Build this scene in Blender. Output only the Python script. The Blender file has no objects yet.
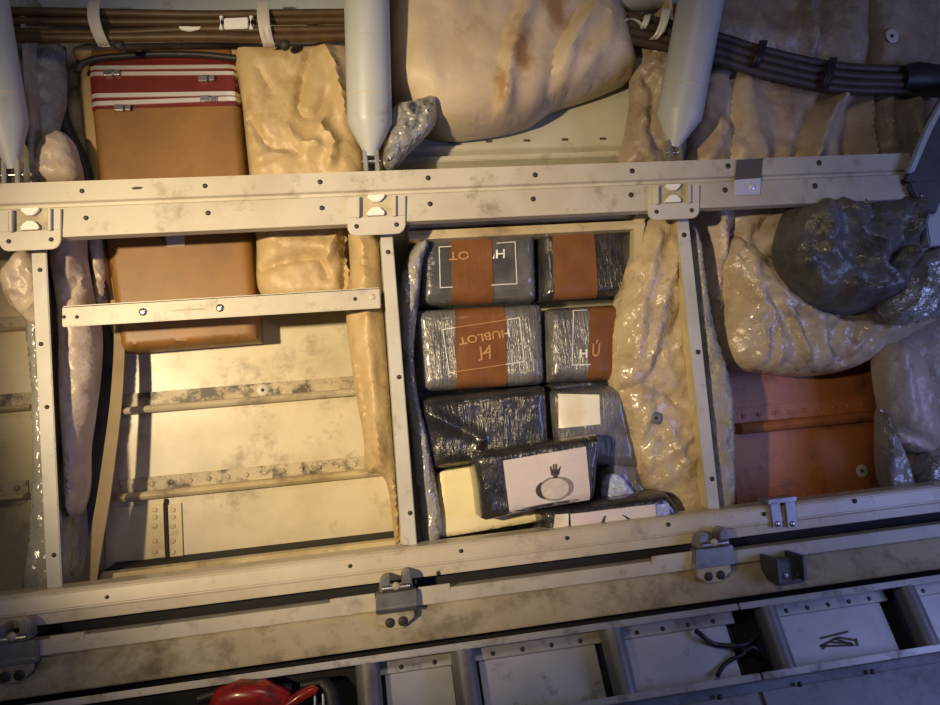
import bpy, bmesh, math, random
import numpy as np
from mathutils import Vector, Matrix
from mathutils.geometry import delaunay_2d_cdt

random.seed(7)
SC = bpy.context.scene
COL = SC.collection
F = 740.0                      # focal length in pixels of a 940 wide frame
D = 1.10                       # distance from the lens to the plane of the wall posts
CX, CY = 470.0, 352.5

# ------------------------------------------------------------------ camera
Xl = Vector((4353, 331, -F)).normalized()          # wall's long axis, in camera space
Zl = Vector((-850, 10877, -F)).normalized()        # wall's up axis, in camera space
Zl = (Zl - Xl * Zl.dot(Xl)).normalized()
Yl = Zl.cross(Xl).normalized()
M = Matrix((Xl, Yl, Zl)).transposed()              # world -> camera
Mi = M.transposed()                                # camera -> world
cam = bpy.data.cameras.new('camera')
cam.sensor_width = 36.0
cam.lens = F / 940.0 * 36.0
cam.clip_start = 0.02
camo = bpy.data.objects.new('camera', cam)
camo.matrix_world = Mi.to_4x4()
COL.objects.link(camo)
SC.camera = camo
Mn = np.array(Mi)


def Pn(px, py, w):
    """points of the plane lying w behind the wall's post plane (arrays)"""
    px = np.asarray(px, float); py = np.asarray(py, float)
    c = np.stack([px - CX, CY - py, np.full_like(px, -F)], -1)
    d = c @ Mn.T
    t = (D + np.asarray(w, float)) / d[..., 1]
    return d * t[..., None]


def P(px, py, w=0.0):
    return Vector(Pn(float(px), float(py), float(w)))


def S(px, py, w=0.0):
    """metres per pixel about there"""
    return (P(px + 1, py, w) - P(px, py, w)).length


# ------------------------------------------------------------------ materials
MATS = {}


def mat(name, col, rough=0.5, metal=0.0, col2=None, scale=8.0, mixlo=0.42, mixhi=0.68, bump=0.0, bscale=60.0, bstretch=(1, 1, 1),
        bkind='noise', coat=0.0, dirt=None, dirt_lo=0.58, dirt_hi=0.72, dscale=14.0, spec=0.5, alpha=1.0, spots=(), rvar=0.0, bdist=0.004):
    m = bpy.data.materials.new(name); m.use_nodes = True
    nt = m.node_tree; n = nt.nodes; L = nt.links
    b = n['Principled BSDF']
    b.inputs['Roughness'].default_value = rough
    b.inputs['Metallic'].default_value = metal
    b.inputs['Specular IOR Level'].default_value = spec
    b.inputs['Coat Weight'].default_value = coat
    b.inputs['Coat Roughness'].default_value = 0.12
    if alpha < 1:
        b.inputs['Alpha'].default_value = alpha
    geo = n.new('ShaderNodeNewGeometry')
    def noise(sc, detail=5, stretch=None, rough_=0.6):
        t = n.new('ShaderNodeTexNoise'); t.inputs['Scale'].default_value = sc; t.inputs['Detail'].default_value = detail
        t.inputs['Roughness'].default_value = rough_
        if stretch:
            mp = n.new('ShaderNodeMapping'); mp.inputs['Scale'].default_value = stretch
            L.new(geo.outputs['Position'], mp.inputs['Vector']); L.new(mp.outputs[0], t.inputs['Vector'])
        else:
            L.new(geo.outputs['Position'], t.inputs['Vector'])
        return t
    def ramp(src, lo, hi):
        r = n.new('ShaderNodeMapRange'); r.inputs['From Min'].default_value = lo; r.inputs['From Max'].default_value = hi
        L.new(src, r.inputs['Value']); return r.outputs['Result']
    def mixc(fac, a, bb):
        mx = n.new('ShaderNodeMix'); mx.data_type = 'RGBA'
        L.new(fac, mx.inputs[0])
        for i, v in ((6, a), (7, bb)):
            if isinstance(v, tuple): mx.inputs[i].default_value = (*v, 1)
            else: L.new(v, mx.inputs[i])
        return mx.outputs[2]
    c = tuple(col)
    if col2:
        c = mixc(ramp(noise(scale, 6).outputs['Fac'], mixlo, mixhi), tuple(col), tuple(col2))
    if dirt:
        c = mixc(ramp(noise(dscale, 10, rough_=0.72).outputs['Fac'], dirt_lo, dirt_hi), c, tuple(dirt))
    for (sp, sr, scol, sdx) in spots:
        sub = n.new('ShaderNodeVectorMath'); sub.operation = 'SUBTRACT'; sub.inputs[1].default_value = sp
        L.new(geo.outputs['Position'], sub.inputs[0])
        mu = n.new('ShaderNodeVectorMath'); mu.operation = 'MULTIPLY'; mu.inputs[1].default_value = sdx
        L.new(sub.outputs[0], mu.inputs[0])
        ln = n.new('ShaderNodeVectorMath'); ln.operation = 'LENGTH'; L.new(mu.outputs[0], ln.inputs[0])
        ns = noise(38, 6)
        ma = n.new('ShaderNodeMath'); ma.operation = 'MULTIPLY_ADD'; ma.inputs[1].default_value = sr * 1.5
        L.new(ns.outputs['Fac'], ma.inputs[0]); L.new(ln.outputs['Value'], ma.inputs[2])
        c = mixc(ramp(ma.outputs[0], sr * 1.9, sr * 1.25), c, scol)
    if isinstance(c, tuple): b.inputs['Base Color'].default_value = (*c, 1)
    else: L.new(c, b.inputs['Base Color'])
    if rvar:
        r = n.new('ShaderNodeMapRange'); r.inputs['To Min'].default_value = max(0.02, rough - rvar); r.inputs['To Max'].default_value = rough + rvar
        L.new(noise(scale * 2.3, 6).outputs['Fac'], r.inputs['Value']); L.new(r.outputs[0], b.inputs['Roughness'])
    if bump:
        bp = n.new('ShaderNodeBump'); bp.inputs['Strength'].default_value = bump; bp.inputs['Distance'].default_value = (1.0 if bkind == 'crumple' else bdist)
        if bkind == 'crumple':
            # creased film: flat facets, each tilted its own way
            tot = None
            for sc_, am in ((bscale * .5, 1.0), (bscale * 1.3, .8)):
                w_ = noise(sc_ * .8, 3)
                ad = n.new('ShaderNodeVectorMath'); ad.operation = 'MULTIPLY_ADD'; ad.inputs[1].default_value = (.9 / sc_,) * 3
                L.new(w_.outputs['Color'], ad.inputs[0]); L.new(geo.outputs['Position'], ad.inputs[2])
                mp = n.new('ShaderNodeMapping'); mp.inputs['Scale'].default_value = bstretch; L.new(ad.outputs[0], mp.inputs['Vector'])
                v = n.new('ShaderNodeTexVoronoi'); v.feature = 'F1'; v.inputs['Scale'].default_value = sc_
                L.new(mp.outputs[0], v.inputs['Vector'])
                sb = n.new('ShaderNodeVectorMath'); sb.operation = 'SUBTRACT'; L.new(mp.outputs[0], sb.inputs[0]); L.new(v.outputs['Position'], sb.inputs[1])
                cc = n.new('ShaderNodeVectorMath'); cc.operation = 'SUBTRACT'; cc.inputs[1].default_value = (.5, .5, .5); L.new(v.outputs['Color'], cc.inputs[0])
                dt = n.new('ShaderNodeVectorMath'); dt.operation = 'DOT_PRODUCT'; L.new(sb.outputs[0], dt.inputs[0]); L.new(cc.outputs[0], dt.inputs[1])
                ml = n.new('ShaderNodeMath'); ml.operation = 'MULTIPLY_ADD'; ml.inputs[1].default_value = am
                L.new(dt.outputs['Value'], ml.inputs[0])
                if tot is not None: L.new(tot, ml.inputs[2])
                else: ml.inputs[2].default_value = 0
                tot = ml.outputs[0]
            L.new(tot, bp.inputs['Height'])
        else:
            L.new(noise(bscale, 4, bstretch).outputs['Fac'], bp.inputs['Height'])
        L.new(bp.outputs[0], b.inputs['Normal'])
    MATS[name] = m
    return m


GR = (0.16, 0.12, 0.07)
mat('rail_paint', (0.56, 0.52, 0.43), 0.42, 0.0, (0.47, 0.42, 0.34), 9, dirt=(0.24, 0.19, 0.13), dirt_lo=0.54, dirt_hi=0.74, dscale=22, bump=0.12, bscale=120, bdist=0.001)
mat('post_paint', (0.55, 0.54, 0.49), 0.45, 0.0, (0.47, 0.45, 0.39), 14, dirt=(0.25, 0.2, 0.14), dirt_lo=0.58, dirt_hi=0.78, dscale=26)
mat('lower_rail_paint', (0.62, 0.55, 0.43), 0.36, 0.0, (0.5, 0.43, 0.32), 7, dirt=(0.25, 0.2, 0.14), dirt_lo=0.55, dirt_hi=0.76, dscale=18, bump=0.1, bscale=90, bdist=0.001)
mat('ledge_paint', (0.52, 0.46, 0.33), 0.42, 0.0, (0.41, 0.34, 0.22), 9, dirt=(0.18, 0.14, 0.09), dirt_lo=0.48, dirt_hi=0.7, dscale=16)
mat('cream_skin', (0.64, 0.54, 0.33), 0.33, 0.0, (0.47, 0.37, 0.20), 9, dirt=(0.22, 0.17, 0.10), dirt_lo=0.53, dirt_hi=0.72, dscale=11, rvar=0.12)
mat('pale_skin', (0.66, 0.58, 0.42), 0.34, 0.0, (0.50, 0.43, 0.29), 9, dirt=(0.2, 0.16, 0.11), dirt_lo=0.54, dirt_hi=0.72, dscale=10, rvar=0.1)
mat('upper_skin', (0.50, 0.48, 0.37), 0.5, 0.0, (0.42, 0.39, 0.29), 6, dirt=(0.2, 0.17, 0.12), dirt_lo=0.56, dirt_hi=0.76, dscale=16)
mat('orange_primer', (0.44, 0.17, 0.06), 0.5, 0.0, (0.36, 0.13, 0.05), 9, dirt=(0.13, 0.07, 0.04), dirt_lo=0.52, dirt_hi=0.72, dscale=20)
mat('grimy_cream', (0.50, 0.42, 0.28), 0.5, 0.0, (0.36, 0.29, 0.18), 14, dirt=(0.06, 0.045, 0.03), dirt_lo=0.47, dirt_hi=0.58, dscale=26)
mat('shade_skin', (0.075, 0.065, 0.06), 0.6, 0.0, (0.045, 0.04, 0.038), 12)  # skin beside the left post, with the frame's shadow put into the colour
mat('grime', (0.07, 0.05, 0.035), 0.7)
mat('dark_gap', (0.018, 0.016, 0.018), 0.8)  # near-black backing; the shade inside gaps is put into its colour
mat('strut_paint', (0.47, 0.50, 0.52), 0.42, 0.0, (0.42, 0.44, 0.45), 6, dirt=(0.28, 0.25, 0.2), dirt_lo=0.58, dirt_hi=0.78, dscale=18)
mat('bracket_paint', (0.57, 0.54, 0.47), 0.42, 0.0, (0.5, 0.46, 0.39), 16, dirt=(0.22, 0.16, 0.1), dirt_lo=0.62, dirt_hi=0.78, dscale=40)
mat('white_plastic', (0.86, 0.84, 0.78), 0.4)
mat('steel', (0.62, 0.61, 0.6), 0.3, 1.0, (0.45, 0.44, 0.43), 30)
mat('steel_band', (0.88, 0.83, 0.78), 0.34, 0.65)
mat('dull_steel', (0.34, 0.34, 0.36), 0.42, 0.7, (0.22, 0.22, 0.23), 35)
mat('dark_bolt', (0.05, 0.04, 0.035), 0.6, 0.3)
mat('kraft_duct', (0.26, 0.125, 0.03), 0.45, 0.0, (0.20, 0.095, 0.025), 12, dirt=(0.16, 0.08, 0.035), dirt_lo=0.54, dirt_hi=0.76, dscale=14, bump=0.06, bscale=60, bstretch=(6, 1, 1), bdist=0.001)
mat('tan_edge', (0.42, 0.29, 0.13), 0.55, 0.0, (0.36, 0.24, 0.1), 14)
mat('red_tape', (0.16, 0.014, 0.011), 0.38, 0.0, (0.11, 0.011, 0.009), 14)
mat('sticker_grey', (0.55, 0.47, 0.4), 0.6)
mat('brown_cable', (0.10, 0.055, 0.02), 0.5, 0.0, (0.06, 0.034, 0.014), 40, bump=0.25, bscale=260, bdist=0.001)
mat('dark_cable', (0.075, 0.05, 0.04), 0.55, 0.0, (0.045, 0.03, 0.025), 40, bump=0.4, bscale=300, bdist=0.0012)
mat('black_rubber', (0.022, 0.021, 0.022), 0.5, 0.0, bump=0.2, bscale=120)
mat('tan_belt', (0.27, 0.20, 0.105), 0.6, 0.0, (0.22, 0.16, 0.08), 20)
mat('tan_blanket', (0.52, 0.39, 0.21), 0.48, 0.0, (0.47, 0.34, 0.17), 11, dirt=(0.3, 0.19, 0.08), dirt_lo=0.55, dirt_hi=0.75, dscale=12, bump=0.22, bscale=45, bkind='crumple')
mat('cream_blanket', (0.58, 0.47, 0.33), 0.5, 0.0, (0.52, 0.40, 0.25), 10, dirt=(0.32, 0.2, 0.1), dirt_lo=0.56, dirt_hi=0.76, dscale=9, bump=0.13, bscale=30, bkind='crumple', spots=[(P(520, 50, 0.0), .022, (.30, .17, .07), (1, .5, .45)), (P(556, 10, 0.0), .02, (.33, .19, .09), (.9, .5, .5)), (P(500, 85, 0.0), .012, (.36, .22, .1), (1, .5, .4))])
mat('pink_blanket', (0.56, 0.46, 0.37), 0.38, 0.0, (0.47, 0.37, 0.28), 12, dirt=(0.28, 0.18, 0.1), dirt_lo=0.54, dirt_hi=0.74, dscale=14, bump=0.28, bscale=50, bkind='crumple')
mat('drape_blanket', (0.50, 0.39, 0.27), 0.42, 0.0, (0.34, 0.25, 0.17), 8, dirt=(0.2, 0.13, 0.08), dirt_lo=0.54, dirt_hi=0.74, dscale=12, bump=0.2, bscale=40, bkind='crumple')
mat('shiny_blanket', (0.57, 0.46, 0.31), 0.3, 0.0, (0.45, 0.35, 0.23), 14, dirt=(0.25, 0.17, 0.1), dirt_lo=0.54, dirt_hi=0.74, dscale=16, bump=0.42, bscale=42, bkind='crumple', coat=0.3)
mat('grey_blanket', (0.36, 0.33, 0.28), 0.4, 0.0, (0.27, 0.24, 0.2), 12, dirt=(0.16, 0.12, 0.08), dirt_lo=0.6, dirt_hi=0.8, dscale=12, bump=0.45, bscale=50, bkind='crumple')
mat('brown_grey_blanket', (0.36, 0.29, 0.22), 0.42, 0.0, (0.27, 0.2, 0.14), 9, dirt=(0.15, 0.1, 0.06), dirt_lo=0.58, dirt_hi=0.78, dscale=10, bump=0.4, bscale=40, bkind='crumple')
mat('dark_bag', (0.07, 0.068, 0.066), 0.4, 0.0, (0.23, 0.22, 0.21), 9, dirt=(0.07, 0.06, 0.05), dirt_lo=0.5, dirt_hi=0.72, dscale=9, bump=0.5, bscale=38, bkind='crumple', coat=0.2)
mat('silver_film', (0.40, 0.39, 0.37), 0.25, 0.25, (0.28, 0.27, 0.25), 18, bump=0.8, bscale=60, bkind='crumple', coat=0.3)
mat('clear_liner', (0.30, 0.29, 0.27), 0.2, 0.0, (0.42, 0.4, 0.36), 20, bump=0.6, bscale=45, bstretch=(1, 1, 0.3), bkind='crumple', coat=0.5)
mat('black_wrap', (0.02, 0.02, 0.023), 0.22, 0.0, (0.05, 0.049, 0.05), 25, bump=0.8, bscale=90, bstretch=(2.2, 1, 0.35), coat=0.8, bdist=0.004)
mat('grey_wrap', (0.17, 0.165, 0.165), 0.2, 0.0, (0.075, 0.075, 0.08), 16, bump=0.85, bscale=80, bstretch=(2.6, 1, 0.3), coat=0.8, bdist=0.004)
mat('cross_wrap', (0.07, 0.07, 0.076), 0.22, 0.0, (0.16, 0.155, 0.15), 14, bump=1.0, bscale=52, bstretch=(0.25, 1, 2.8), coat=0.9, bdist=0.004)
mat('brown_tape', (0.21, 0.085, 0.028), 0.3, 0.0, (0.165, 0.066, 0.022), 18, bump=0.15, bscale=60, bstretch=(3, 1, 0.4), coat=0.5)
mat('print_white', (0.75, 0.74, 0.74), 0.45)
mat('print_on_tape', (0.46, 0.25, 0.10), 0.4)
mat('label_paper', (0.74, 0.66, 0.63), 0.28, 0.0, (0.68, 0.60, 0.57), 18, bump=0.25, bscale=45, bstretch=(0.6, 1, 2), coat=0.5)
mat('emblem_grey', (0.27, 0.24, 0.21), 0.4)
mat('emblem_dark', (0.06, 0.055, 0.06), 0.4)
mat('emblem_pale', (0.62, 0.56, 0.50), 0.3)
mat('cream_carton', (0.9, 0.80, 0.50), 0.45, 0.0, (0.82, 0.71, 0.42), 14, dirt=(0.5, 0.36, 0.15), dirt_lo=0.68, dirt_hi=0.8, dscale=18)
mat('white_patch', (0.9, 0.85, 0.7), 0.35, 0.0, (0.75, 0.67, 0.48), 20, coat=0.5, bump=0.2, bscale=50)
mat('blue_film_and_glint', (0.36, 0.45, 0.75), 0.25, 0.1, (0.6, 0.66, 0.85), 30, bump=0.8, bscale=60, bkind='crumple', coat=0.5)
mat('roller_grey', (0.20, 0.20, 0.21), 0.45, 0.15, (0.15, 0.145, 0.14), 20, dirt=(0.12, 0.1, 0.08), dirt_lo=0.5, dirt_hi=0.7, dscale=25)
mat('tray_metal', (0.50, 0.49, 0.48), 0.42, 0.15, (0.42, 0.41, 0.4), 18, dirt=(0.16, 0.13, 0.11), dirt_lo=0.57, dirt_hi=0.74, dscale=26)
mat('conveyor_rail', (0.46, 0.44, 0.40), 0.35, 0.25, (0.36, 0.34, 0.3), 15, dirt=(0.12, 0.1, 0.08), dirt_lo=0.52, dirt_hi=0.7, dscale=20)
mat('deck_paint', (0.22, 0.22, 0.23), 0.5, 0.1, (0.17, 0.17, 0.18), 9, dirt=(0.08, 0.075, 0.07), dirt_lo=0.5, dirt_hi=0.7, dscale=18)
mat('red_enamel', (0.42, 0.02, 0.015), 0.3, 0.0, (0.3, 0.015, 0.012), 20, dirt=(0.05, 0.02, 0.015), dirt_lo=0.48, dirt_hi=0.64, dscale=30, coat=0.4)
mat('bare_tape', (0.78, 0.82, 0.92), 0.25, 0.3, (0.66, 0.7, 0.8), 25, bump=0.2, bscale=60)
mat('dark_tape', (0.14, 0.12, 0.11), 0.45, 0.3)
mat('soot_metal', (0.12, 0.12, 0.125), 0.45, 0.4, (0.08, 0.08, 0.085), 20)


# ------------------------------------------------------------------ objects
def tag(o, label=None, cat=None, group=None, kind=None):
    if label: o['label'] = label
    if cat: o['category'] = cat
    if group: o['group'] = group
    if kind: o['kind'] = kind
    return o


def thing(name, label, cat, loc, group=None):
    o = bpy.data.objects.new(name, None); o.empty_display_size = 0.02
    o.location = loc; COL.objects.link(o)
    return tag(o, label, cat, group)


class MB:
    def __init__(s):
        s.v = []; s.f = []
    def add(s, vs, fs):
        o = len(s.v); s.v += [Vector(a) for a in vs]; s.f += [tuple(i + o for i in f) for f in fs]; return s
    def box8(s, pts):
        return s.add(pts, [(0, 1, 2, 3), (7, 6, 5, 4), (0, 4, 5, 1), (1, 5, 6, 2), (2, 6, 7, 3), (3, 7, 4, 0)])
    def box(s, x0, x1, y0, y1, z0, z1):
        return s.box8([(x0, y0, z0), (x1, y0, z0), (x1, y0, z1), (x0, y0, z1), (x0, y1, z0), (x1, y1, z0), (x1, y1, z1), (x0, y1, z1)])
    def prism(s, poly, w0, w1):
        """outline on the plane w0 (nearer) carried straight back to w1"""
        a = [P(x, y, w0) for x, y in poly]; k = len(a); dy = Vector((0, w1 - w0, 0))
        return s.add(a + [q + dy for q in a], [tuple(range(k)), tuple(range(2 * k - 1, k - 1, -1))] + [(i, i + k, (i + 1) % k + k, (i + 1) % k) for i in range(k)])
    def sweep(s, prof, x0, x1):
        """closed (y, z) profile carried along the wall"""
        k = len(prof)
        vs = [Vector((x0, y, z)) for y, z in prof] + [Vector((x1, y, z)) for y, z in prof]
        return s.add(vs, [tuple(range(k)), tuple(range(2 * k - 1, k - 1, -1))] + [(i, i + k, (i + 1) % k + k, (i + 1) % k) for i in range(k)])
    def tube(s, pts, r, seg=14, cap=True):
        n_ = len(pts); pts = [Vector(p) for p in pts]
        rs = r if isinstance(r, (list, tuple)) else [r] * n_
        rings = []; up = None
        for i, p in enumerate(pts):
            t = (pts[min(i + 1, n_ - 1)] - pts[max(i - 1, 0)]).normalized()
            if up is None:
                up = t.orthogonal().normalized()
            up = (up - t * up.dot(t)).normalized(); sd = t.cross(up)
            rings.append([p + (up * math.cos(a) + sd * math.sin(a)) * rs[i] for a in [2 * math.pi * j / seg for j in range(seg)]])
        vs = [v for r_ in rings for v in r_]; fs = []
        for i in range(n_ - 1):
            for j in range(seg):
                fs.append((i * seg + j, i * seg + (j + 1) % seg, (i + 1) * seg + (j + 1) % seg, (i + 1) * seg + j))
        if cap:
            fs += [tuple(range(seg - 1, -1, -1)), tuple(range((n_ - 1) * seg, n_ * seg))]
        return s.add(vs, fs)
    def dome(s, c, r, h, seg=12, nrm=Vector((0, -1, 0))):
        a = nrm.orthogonal().normalized(); b = nrm.cross(a)
        c = Vector(c)
        prof = [(1, 0), (1, 0.35), (0.8, 0.8), (0.4, 1.0)]
        vs = []
        for q, z in prof:
            vs += [c + (a * math.cos(t) + b * math.sin(t)) * r * q + nrm * h * z for t in [2 * math.pi * j / seg for j in range(seg)]]
        fs = [tuple(range(3 * seg, 4 * seg)), tuple(range(seg - 1, -1, -1))]
        for i in range(3):
            fs += [(i * seg + j, i * seg + (j + 1) % seg, (i + 1) * seg + (j + 1) % seg, (i + 1) * seg + j) for j in range(seg)]
        return s.add(vs, fs)
    def build(s, name, m, parent=None, smooth=False, bevel=0.0, seg=2):
        me = bpy.data.meshes.new(name)
        off = Vector((0, 0, 0)); p = parent
        while p is not None:
            off += Vector(p.location); p = p.parent
        own = Vector((0, 0, 0))
        if parent is None and s.v:
            own = sum(s.v, Vector()) / len(s.v)
        me.from_pydata([v - off - own for v in s.v], [], s.f)
        bm = bmesh.new(); bm.from_mesh(me)
        bmesh.ops.recalc_face_normals(bm, faces=bm.faces)
        if bevel:
            es = [e for e in bm.edges if len(e.link_faces) == 2 and e.calc_face_angle(0) > 0.6]
            bmesh.ops.bevel(bm, geom=es, offset=bevel, segments=seg, affect='EDGES', clamp_overlap=True)
        for f in bm.faces: f.smooth = smooth
        if smooth:
            for e in bm.edges:
                if len(e.link_faces) == 2 and e.calc_face_angle(0) > 0.75: e.smooth = False
        bm.to_mesh(me); bm.free()
        me.materials.append(MATS[m] if isinstance(m, str) else m)
        o = bpy.data.objects.new(name, me); COL.objects.link(o)
        o.location = own
        if parent: o.parent = parent
        return o


def struct(o):
    o['kind'] = 'structure'; return o


# ------------------------------------------------------------------ soft shapes
_rng = np.random.default_rng(3)
_perm = _rng.permutation(512); _perm = np.concatenate([_perm, _perm, _perm])
_grad = np.stack([np.cos(np.linspace(0, 2 * np.pi, 512, endpoint=False)), np.sin(np.linspace(0, 2 * np.pi, 512, endpoint=False))], -1)


def perlin(x, y):
    xi = np.floor(x).astype(int); yi = np.floor(y).astype(int); xf = x - xi; yf = y - yi
    u = xf * xf * xf * (xf * (xf * 6 - 15) + 10); v = yf * yf * yf * (yf * (yf * 6 - 15) + 10)
    def g(i, j, dx, dy):
        h = _grad[_perm[_perm[i % 512] + (j % 512)]]
        return h[..., 0] * dx + h[..., 1] * dy
    a = g(xi, yi, xf, yf); b = g(xi + 1, yi, xf - 1, yf); c = g(xi, yi + 1, xf, yf - 1); d = g(xi + 1, yi + 1, xf - 1, yf - 1)
    return (a * (1 - u) + b * u) * (1 - v) + (c * (1 - u) + d * u) * v


def catmull(pts, step, closed=True):
    n_ = len(pts); out = []
    for i in range(n_ if closed else n_ - 1):
        p0, p1, p2, p3 = (np.array(pts[(i + k) % n_] if closed else pts[min(max(i + k, 0), n_ - 1)], float) for k in (-1, 0, 1, 2))
        m_ = max(1, int(round(np.linalg.norm(p2 - p1) / step)))
        for k in range(m_):
            t = k / m_
            out.append(0.5 * (2 * p1 + (p2 - p0) * t + (2 * p0 - 5 * p1 + 4 * p2 - p3) * t * t + (3 * p1 - p0 - 3 * p2 + p3) * t ** 3))
    if not closed: out.append(np.array(pts[-1], float))
    return np.array(out)


def linear(pts, step):
    out = []; n_ = len(pts)
    for i in range(n_):
        a = np.array(pts[i], float); b = np.array(pts[(i + 1) % n_], float)
        m_ = max(1, int(round(np.linalg.norm(b - a) / step)))
        out += [a + (b - a) * k / m_ for k in range(m_)]
    return np.array(out)


def seg_dist(Q, A, closed):
    d = np.full(len(Q), 1e9)
    k = len(A)
    for i in range(k if closed else k - 1):
        a = A[i]; b = A[(i + 1) % k]; ab = b - a; L2 = ab @ ab + 1e-9
        t = np.clip(((Q - a) @ ab) / L2, 0, 1)
        d = np.minimum(d, np.linalg.norm(Q - (a + t[:, None] * ab), axis=1))
    return d


def inside(Q, A):
    r = np.zeros(len(Q), bool); k = len(A)
    for i in range(k):
        x0, y0 = A[i]; x1, y1 = A[(i + 1) % k]
        c = ((y0 > Q[:, 1]) != (y1 > Q[:, 1]))
        with np.errstate(divide='ignore', invalid='ignore'):
            xx = (x1 - x0) * (Q[:, 1] - y0) / (y1 - y0) + x0
        r ^= c & (Q[:, 0] < xx)
    return r


class Soft:
    """a filled outline that swells towards the viewer's side of the wall, with folds and wrinkles, closed at the back"""
    def __init__(s, outline, w=0.05, bulge=0.02, R=20, step=5.0, folds=(), nz=(), thick=0.012, smooth=True, slope=(0, 0), pw=0.5):
        s.B = catmull(outline, step) if smooth else linear(outline, step)
        s.c = s.B.mean(0); s.w, s.bulge, s.R, s.step, s.folds, s.nz, s.thick, s.slope, s.pw = w, bulge, R, step, folds, nz, thick, slope, pw
    def base(s, Q):
        return s.w + (Q[:, 0] - s.c[0]) * s.slope[0] + (Q[:, 1] - s.c[1]) * s.slope[1]
    def H(s, Q):
        Q = np.atleast_2d(np.asarray(Q, float))
        ins = inside(Q, s.B)
        d = np.where(ins, seg_dist(Q, s.B, True), 0.0)
        t = np.clip(d / s.R, 0, 1)
        h = s.bulge * (1 - (1 - t) ** 2) ** s.pw
        edge = np.clip(d / (s.step * 2.2), 0, 1)
        for f in s.folds:
            pl, amp, wid = f[0], f[1], f[2]
            pl = catmull(pl, 6, False) if len(pl) > 2 else np.array(pl, float)
            dd = seg_dist(Q, pl, False)
            kind = f[3] if len(f) > 3 else 'ridge'
            h = h + edge * amp * (np.exp(-(dd / wid) ** 2) if kind == 'ridge' else np.exp(-dd / wid))
        for k, (amp, wl, ang, st, kind) in enumerate(s.nz):
            ca, sa = math.cos(math.radians(ang)), math.sin(math.radians(ang))
            u = (Q[:, 0] * ca + Q[:, 1] * sa) / (wl * st) + 13.7 * k + s.c[0] * .013
            v = (-Q[:, 0] * sa + Q[:, 1] * ca) / wl + 5.1 * k
            wx = perlin(u * .6 + 9, v * .6 + 3) * .8
            q = perlin(u + wx, v + wx)
            if kind == 'ridge':
                q2 = perlin(u * 2.1 + wx * 1.5 + 31, v * 2.1 - wx + 17)
                q = ((1 - np.sqrt(q * q + .004) * 3.0) * .9 + (.45 - np.sqrt(q2 * q2 + .006) * 1.5) - .3) * .62
            h = h + edge * amp * q
        return s.base(Q) - h
    def at(s, px, py):
        return float(s.H([[px, py]])[0])
    def build(s, name, m, parent=None):
        B = s.B; st = s.step
        x0, y0 = B.min(0); x1, y1 = B.max(0)
        gx, gy = np.meshgrid(np.arange(x0, x1, st), np.arange(y0, y1, st * 0.87))
        gx = gx + (np.arange(gx.shape[0]) % 2)[:, None] * st * .5
        G = np.stack([gx.ravel(), gy.ravel()], -1) + _rng.uniform(-.12, .12, (gx.size, 2)) * st
        G = G[inside(G, B)]
        if len(G): G = G[seg_dist(G, B, True) > st * .55]
        A = np.concatenate([B, G]) if len(G) else B
        nb = len(B)
        r = delaunay_2d_cdt([Vector(p) for p in A], [(i, (i + 1) % nb) for i in range(nb)], [list(range(nb))], 1, 1e-5)
        V2 = np.array([tuple(v) for v in r[0]]); faces = [tuple(f) for f in r[2]]
        W = s.H(V2)
        base = s.base(V2)
        pts = Pn(V2[:, 0], V2[:, 1], base); pts[:, 1] += (W - base)
        bd = {}
        for f in faces:
            for i in range(len(f)):
                e = (f[i], f[(i + 1) % len(f)]); bd[e] = bd.get(e, 0) + 1
        rim = [e for e in bd if (e[1], e[0]) not in bd]
        nxt = dict(rim)
        mb = MB(); vs = [Vector(p) for p in pts]; fs = list(faces)
        ring = []
        if nxt:
            a0 = next(iter(nxt)); a = a0
            while a in nxt and len(ring) <= len(nxt):
                ring.append(a); a = nxt[a]
                if a == a0: break
        if len(ring) > 2:
            o = len(vs)
            vs += [vs[i] + Vector((0, s.thick, 0)) for i in ring]
            k = len(ring)
            fs += [(ring[(i + 1) % k], ring[i], o + i, o + (i + 1) % k) for i in range(k)] + [tuple(range(o, o + k))]
        mb.add(vs, fs)
        return mb.build(name, m, parent, smooth=True)


def onto(Hs, Q, off):
    """points lying off in front of the soft shape's surface"""
    Q = np.atleast_2d(np.asarray(Q, float))
    W = Hs.H(Q); b = Hs.base(Q)
    p = Pn(Q[:, 0], Q[:, 1], b); p[:, 1] += (W - b) - off
    return [Vector(a) for a in p]


def bil(q, u, v):
    """q: bottom-left, bottom-right, top-right, top-left"""
    q = np.array(q, float); u = np.asarray(u, float)[..., None]; v = np.asarray(v, float)[..., None]
    return q[0] * (1 - u) * (1 - v) + q[1] * u * (1 - v) + q[2] * u * v + q[3] * (1 - u) * v


def decal(name, m, q, Hs, off=0.0012, nu=14, nv=14, parent=None, thick=True):
    uu, vv = np.meshgrid(np.linspace(0, 1, nu + 1), np.linspace(0, 1, nv + 1))
    Q = bil(q, uu.ravel(), vv.ravel())
    top = onto(Hs, Q, off); n1 = nu + 1
    mb = MB()
    fs = [(j * n1 + i, j * n1 + i + 1, (j + 1) * n1 + i + 1, (j + 1) * n1 + i) for j in range(nv) for i in range(nu)]
    vs = list(top)
    if thick:
        o = len(vs); vs += [a + Vector((0, off + .0004, 0)) for a in top]
        rim = [i for i in range(n1)] + [j * n1 + nu for j in range(1, nv + 1)] + [nv * n1 + i for i in range(nu - 1, -1, -1)] + [j * n1 for j in range(nv - 1, 0, -1)]
        k = len(rim)
        fs += [(rim[i], rim[(i + 1) % k], rim[(i + 1) % k] + o, rim[i] + o) for i in range(k)]
        fs += [tuple(a + o for a in reversed(f)) for f in fs[:nu * nv]]
    mb.add(vs, fs)
    return mb.build(name, m, parent, smooth=True)


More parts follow.
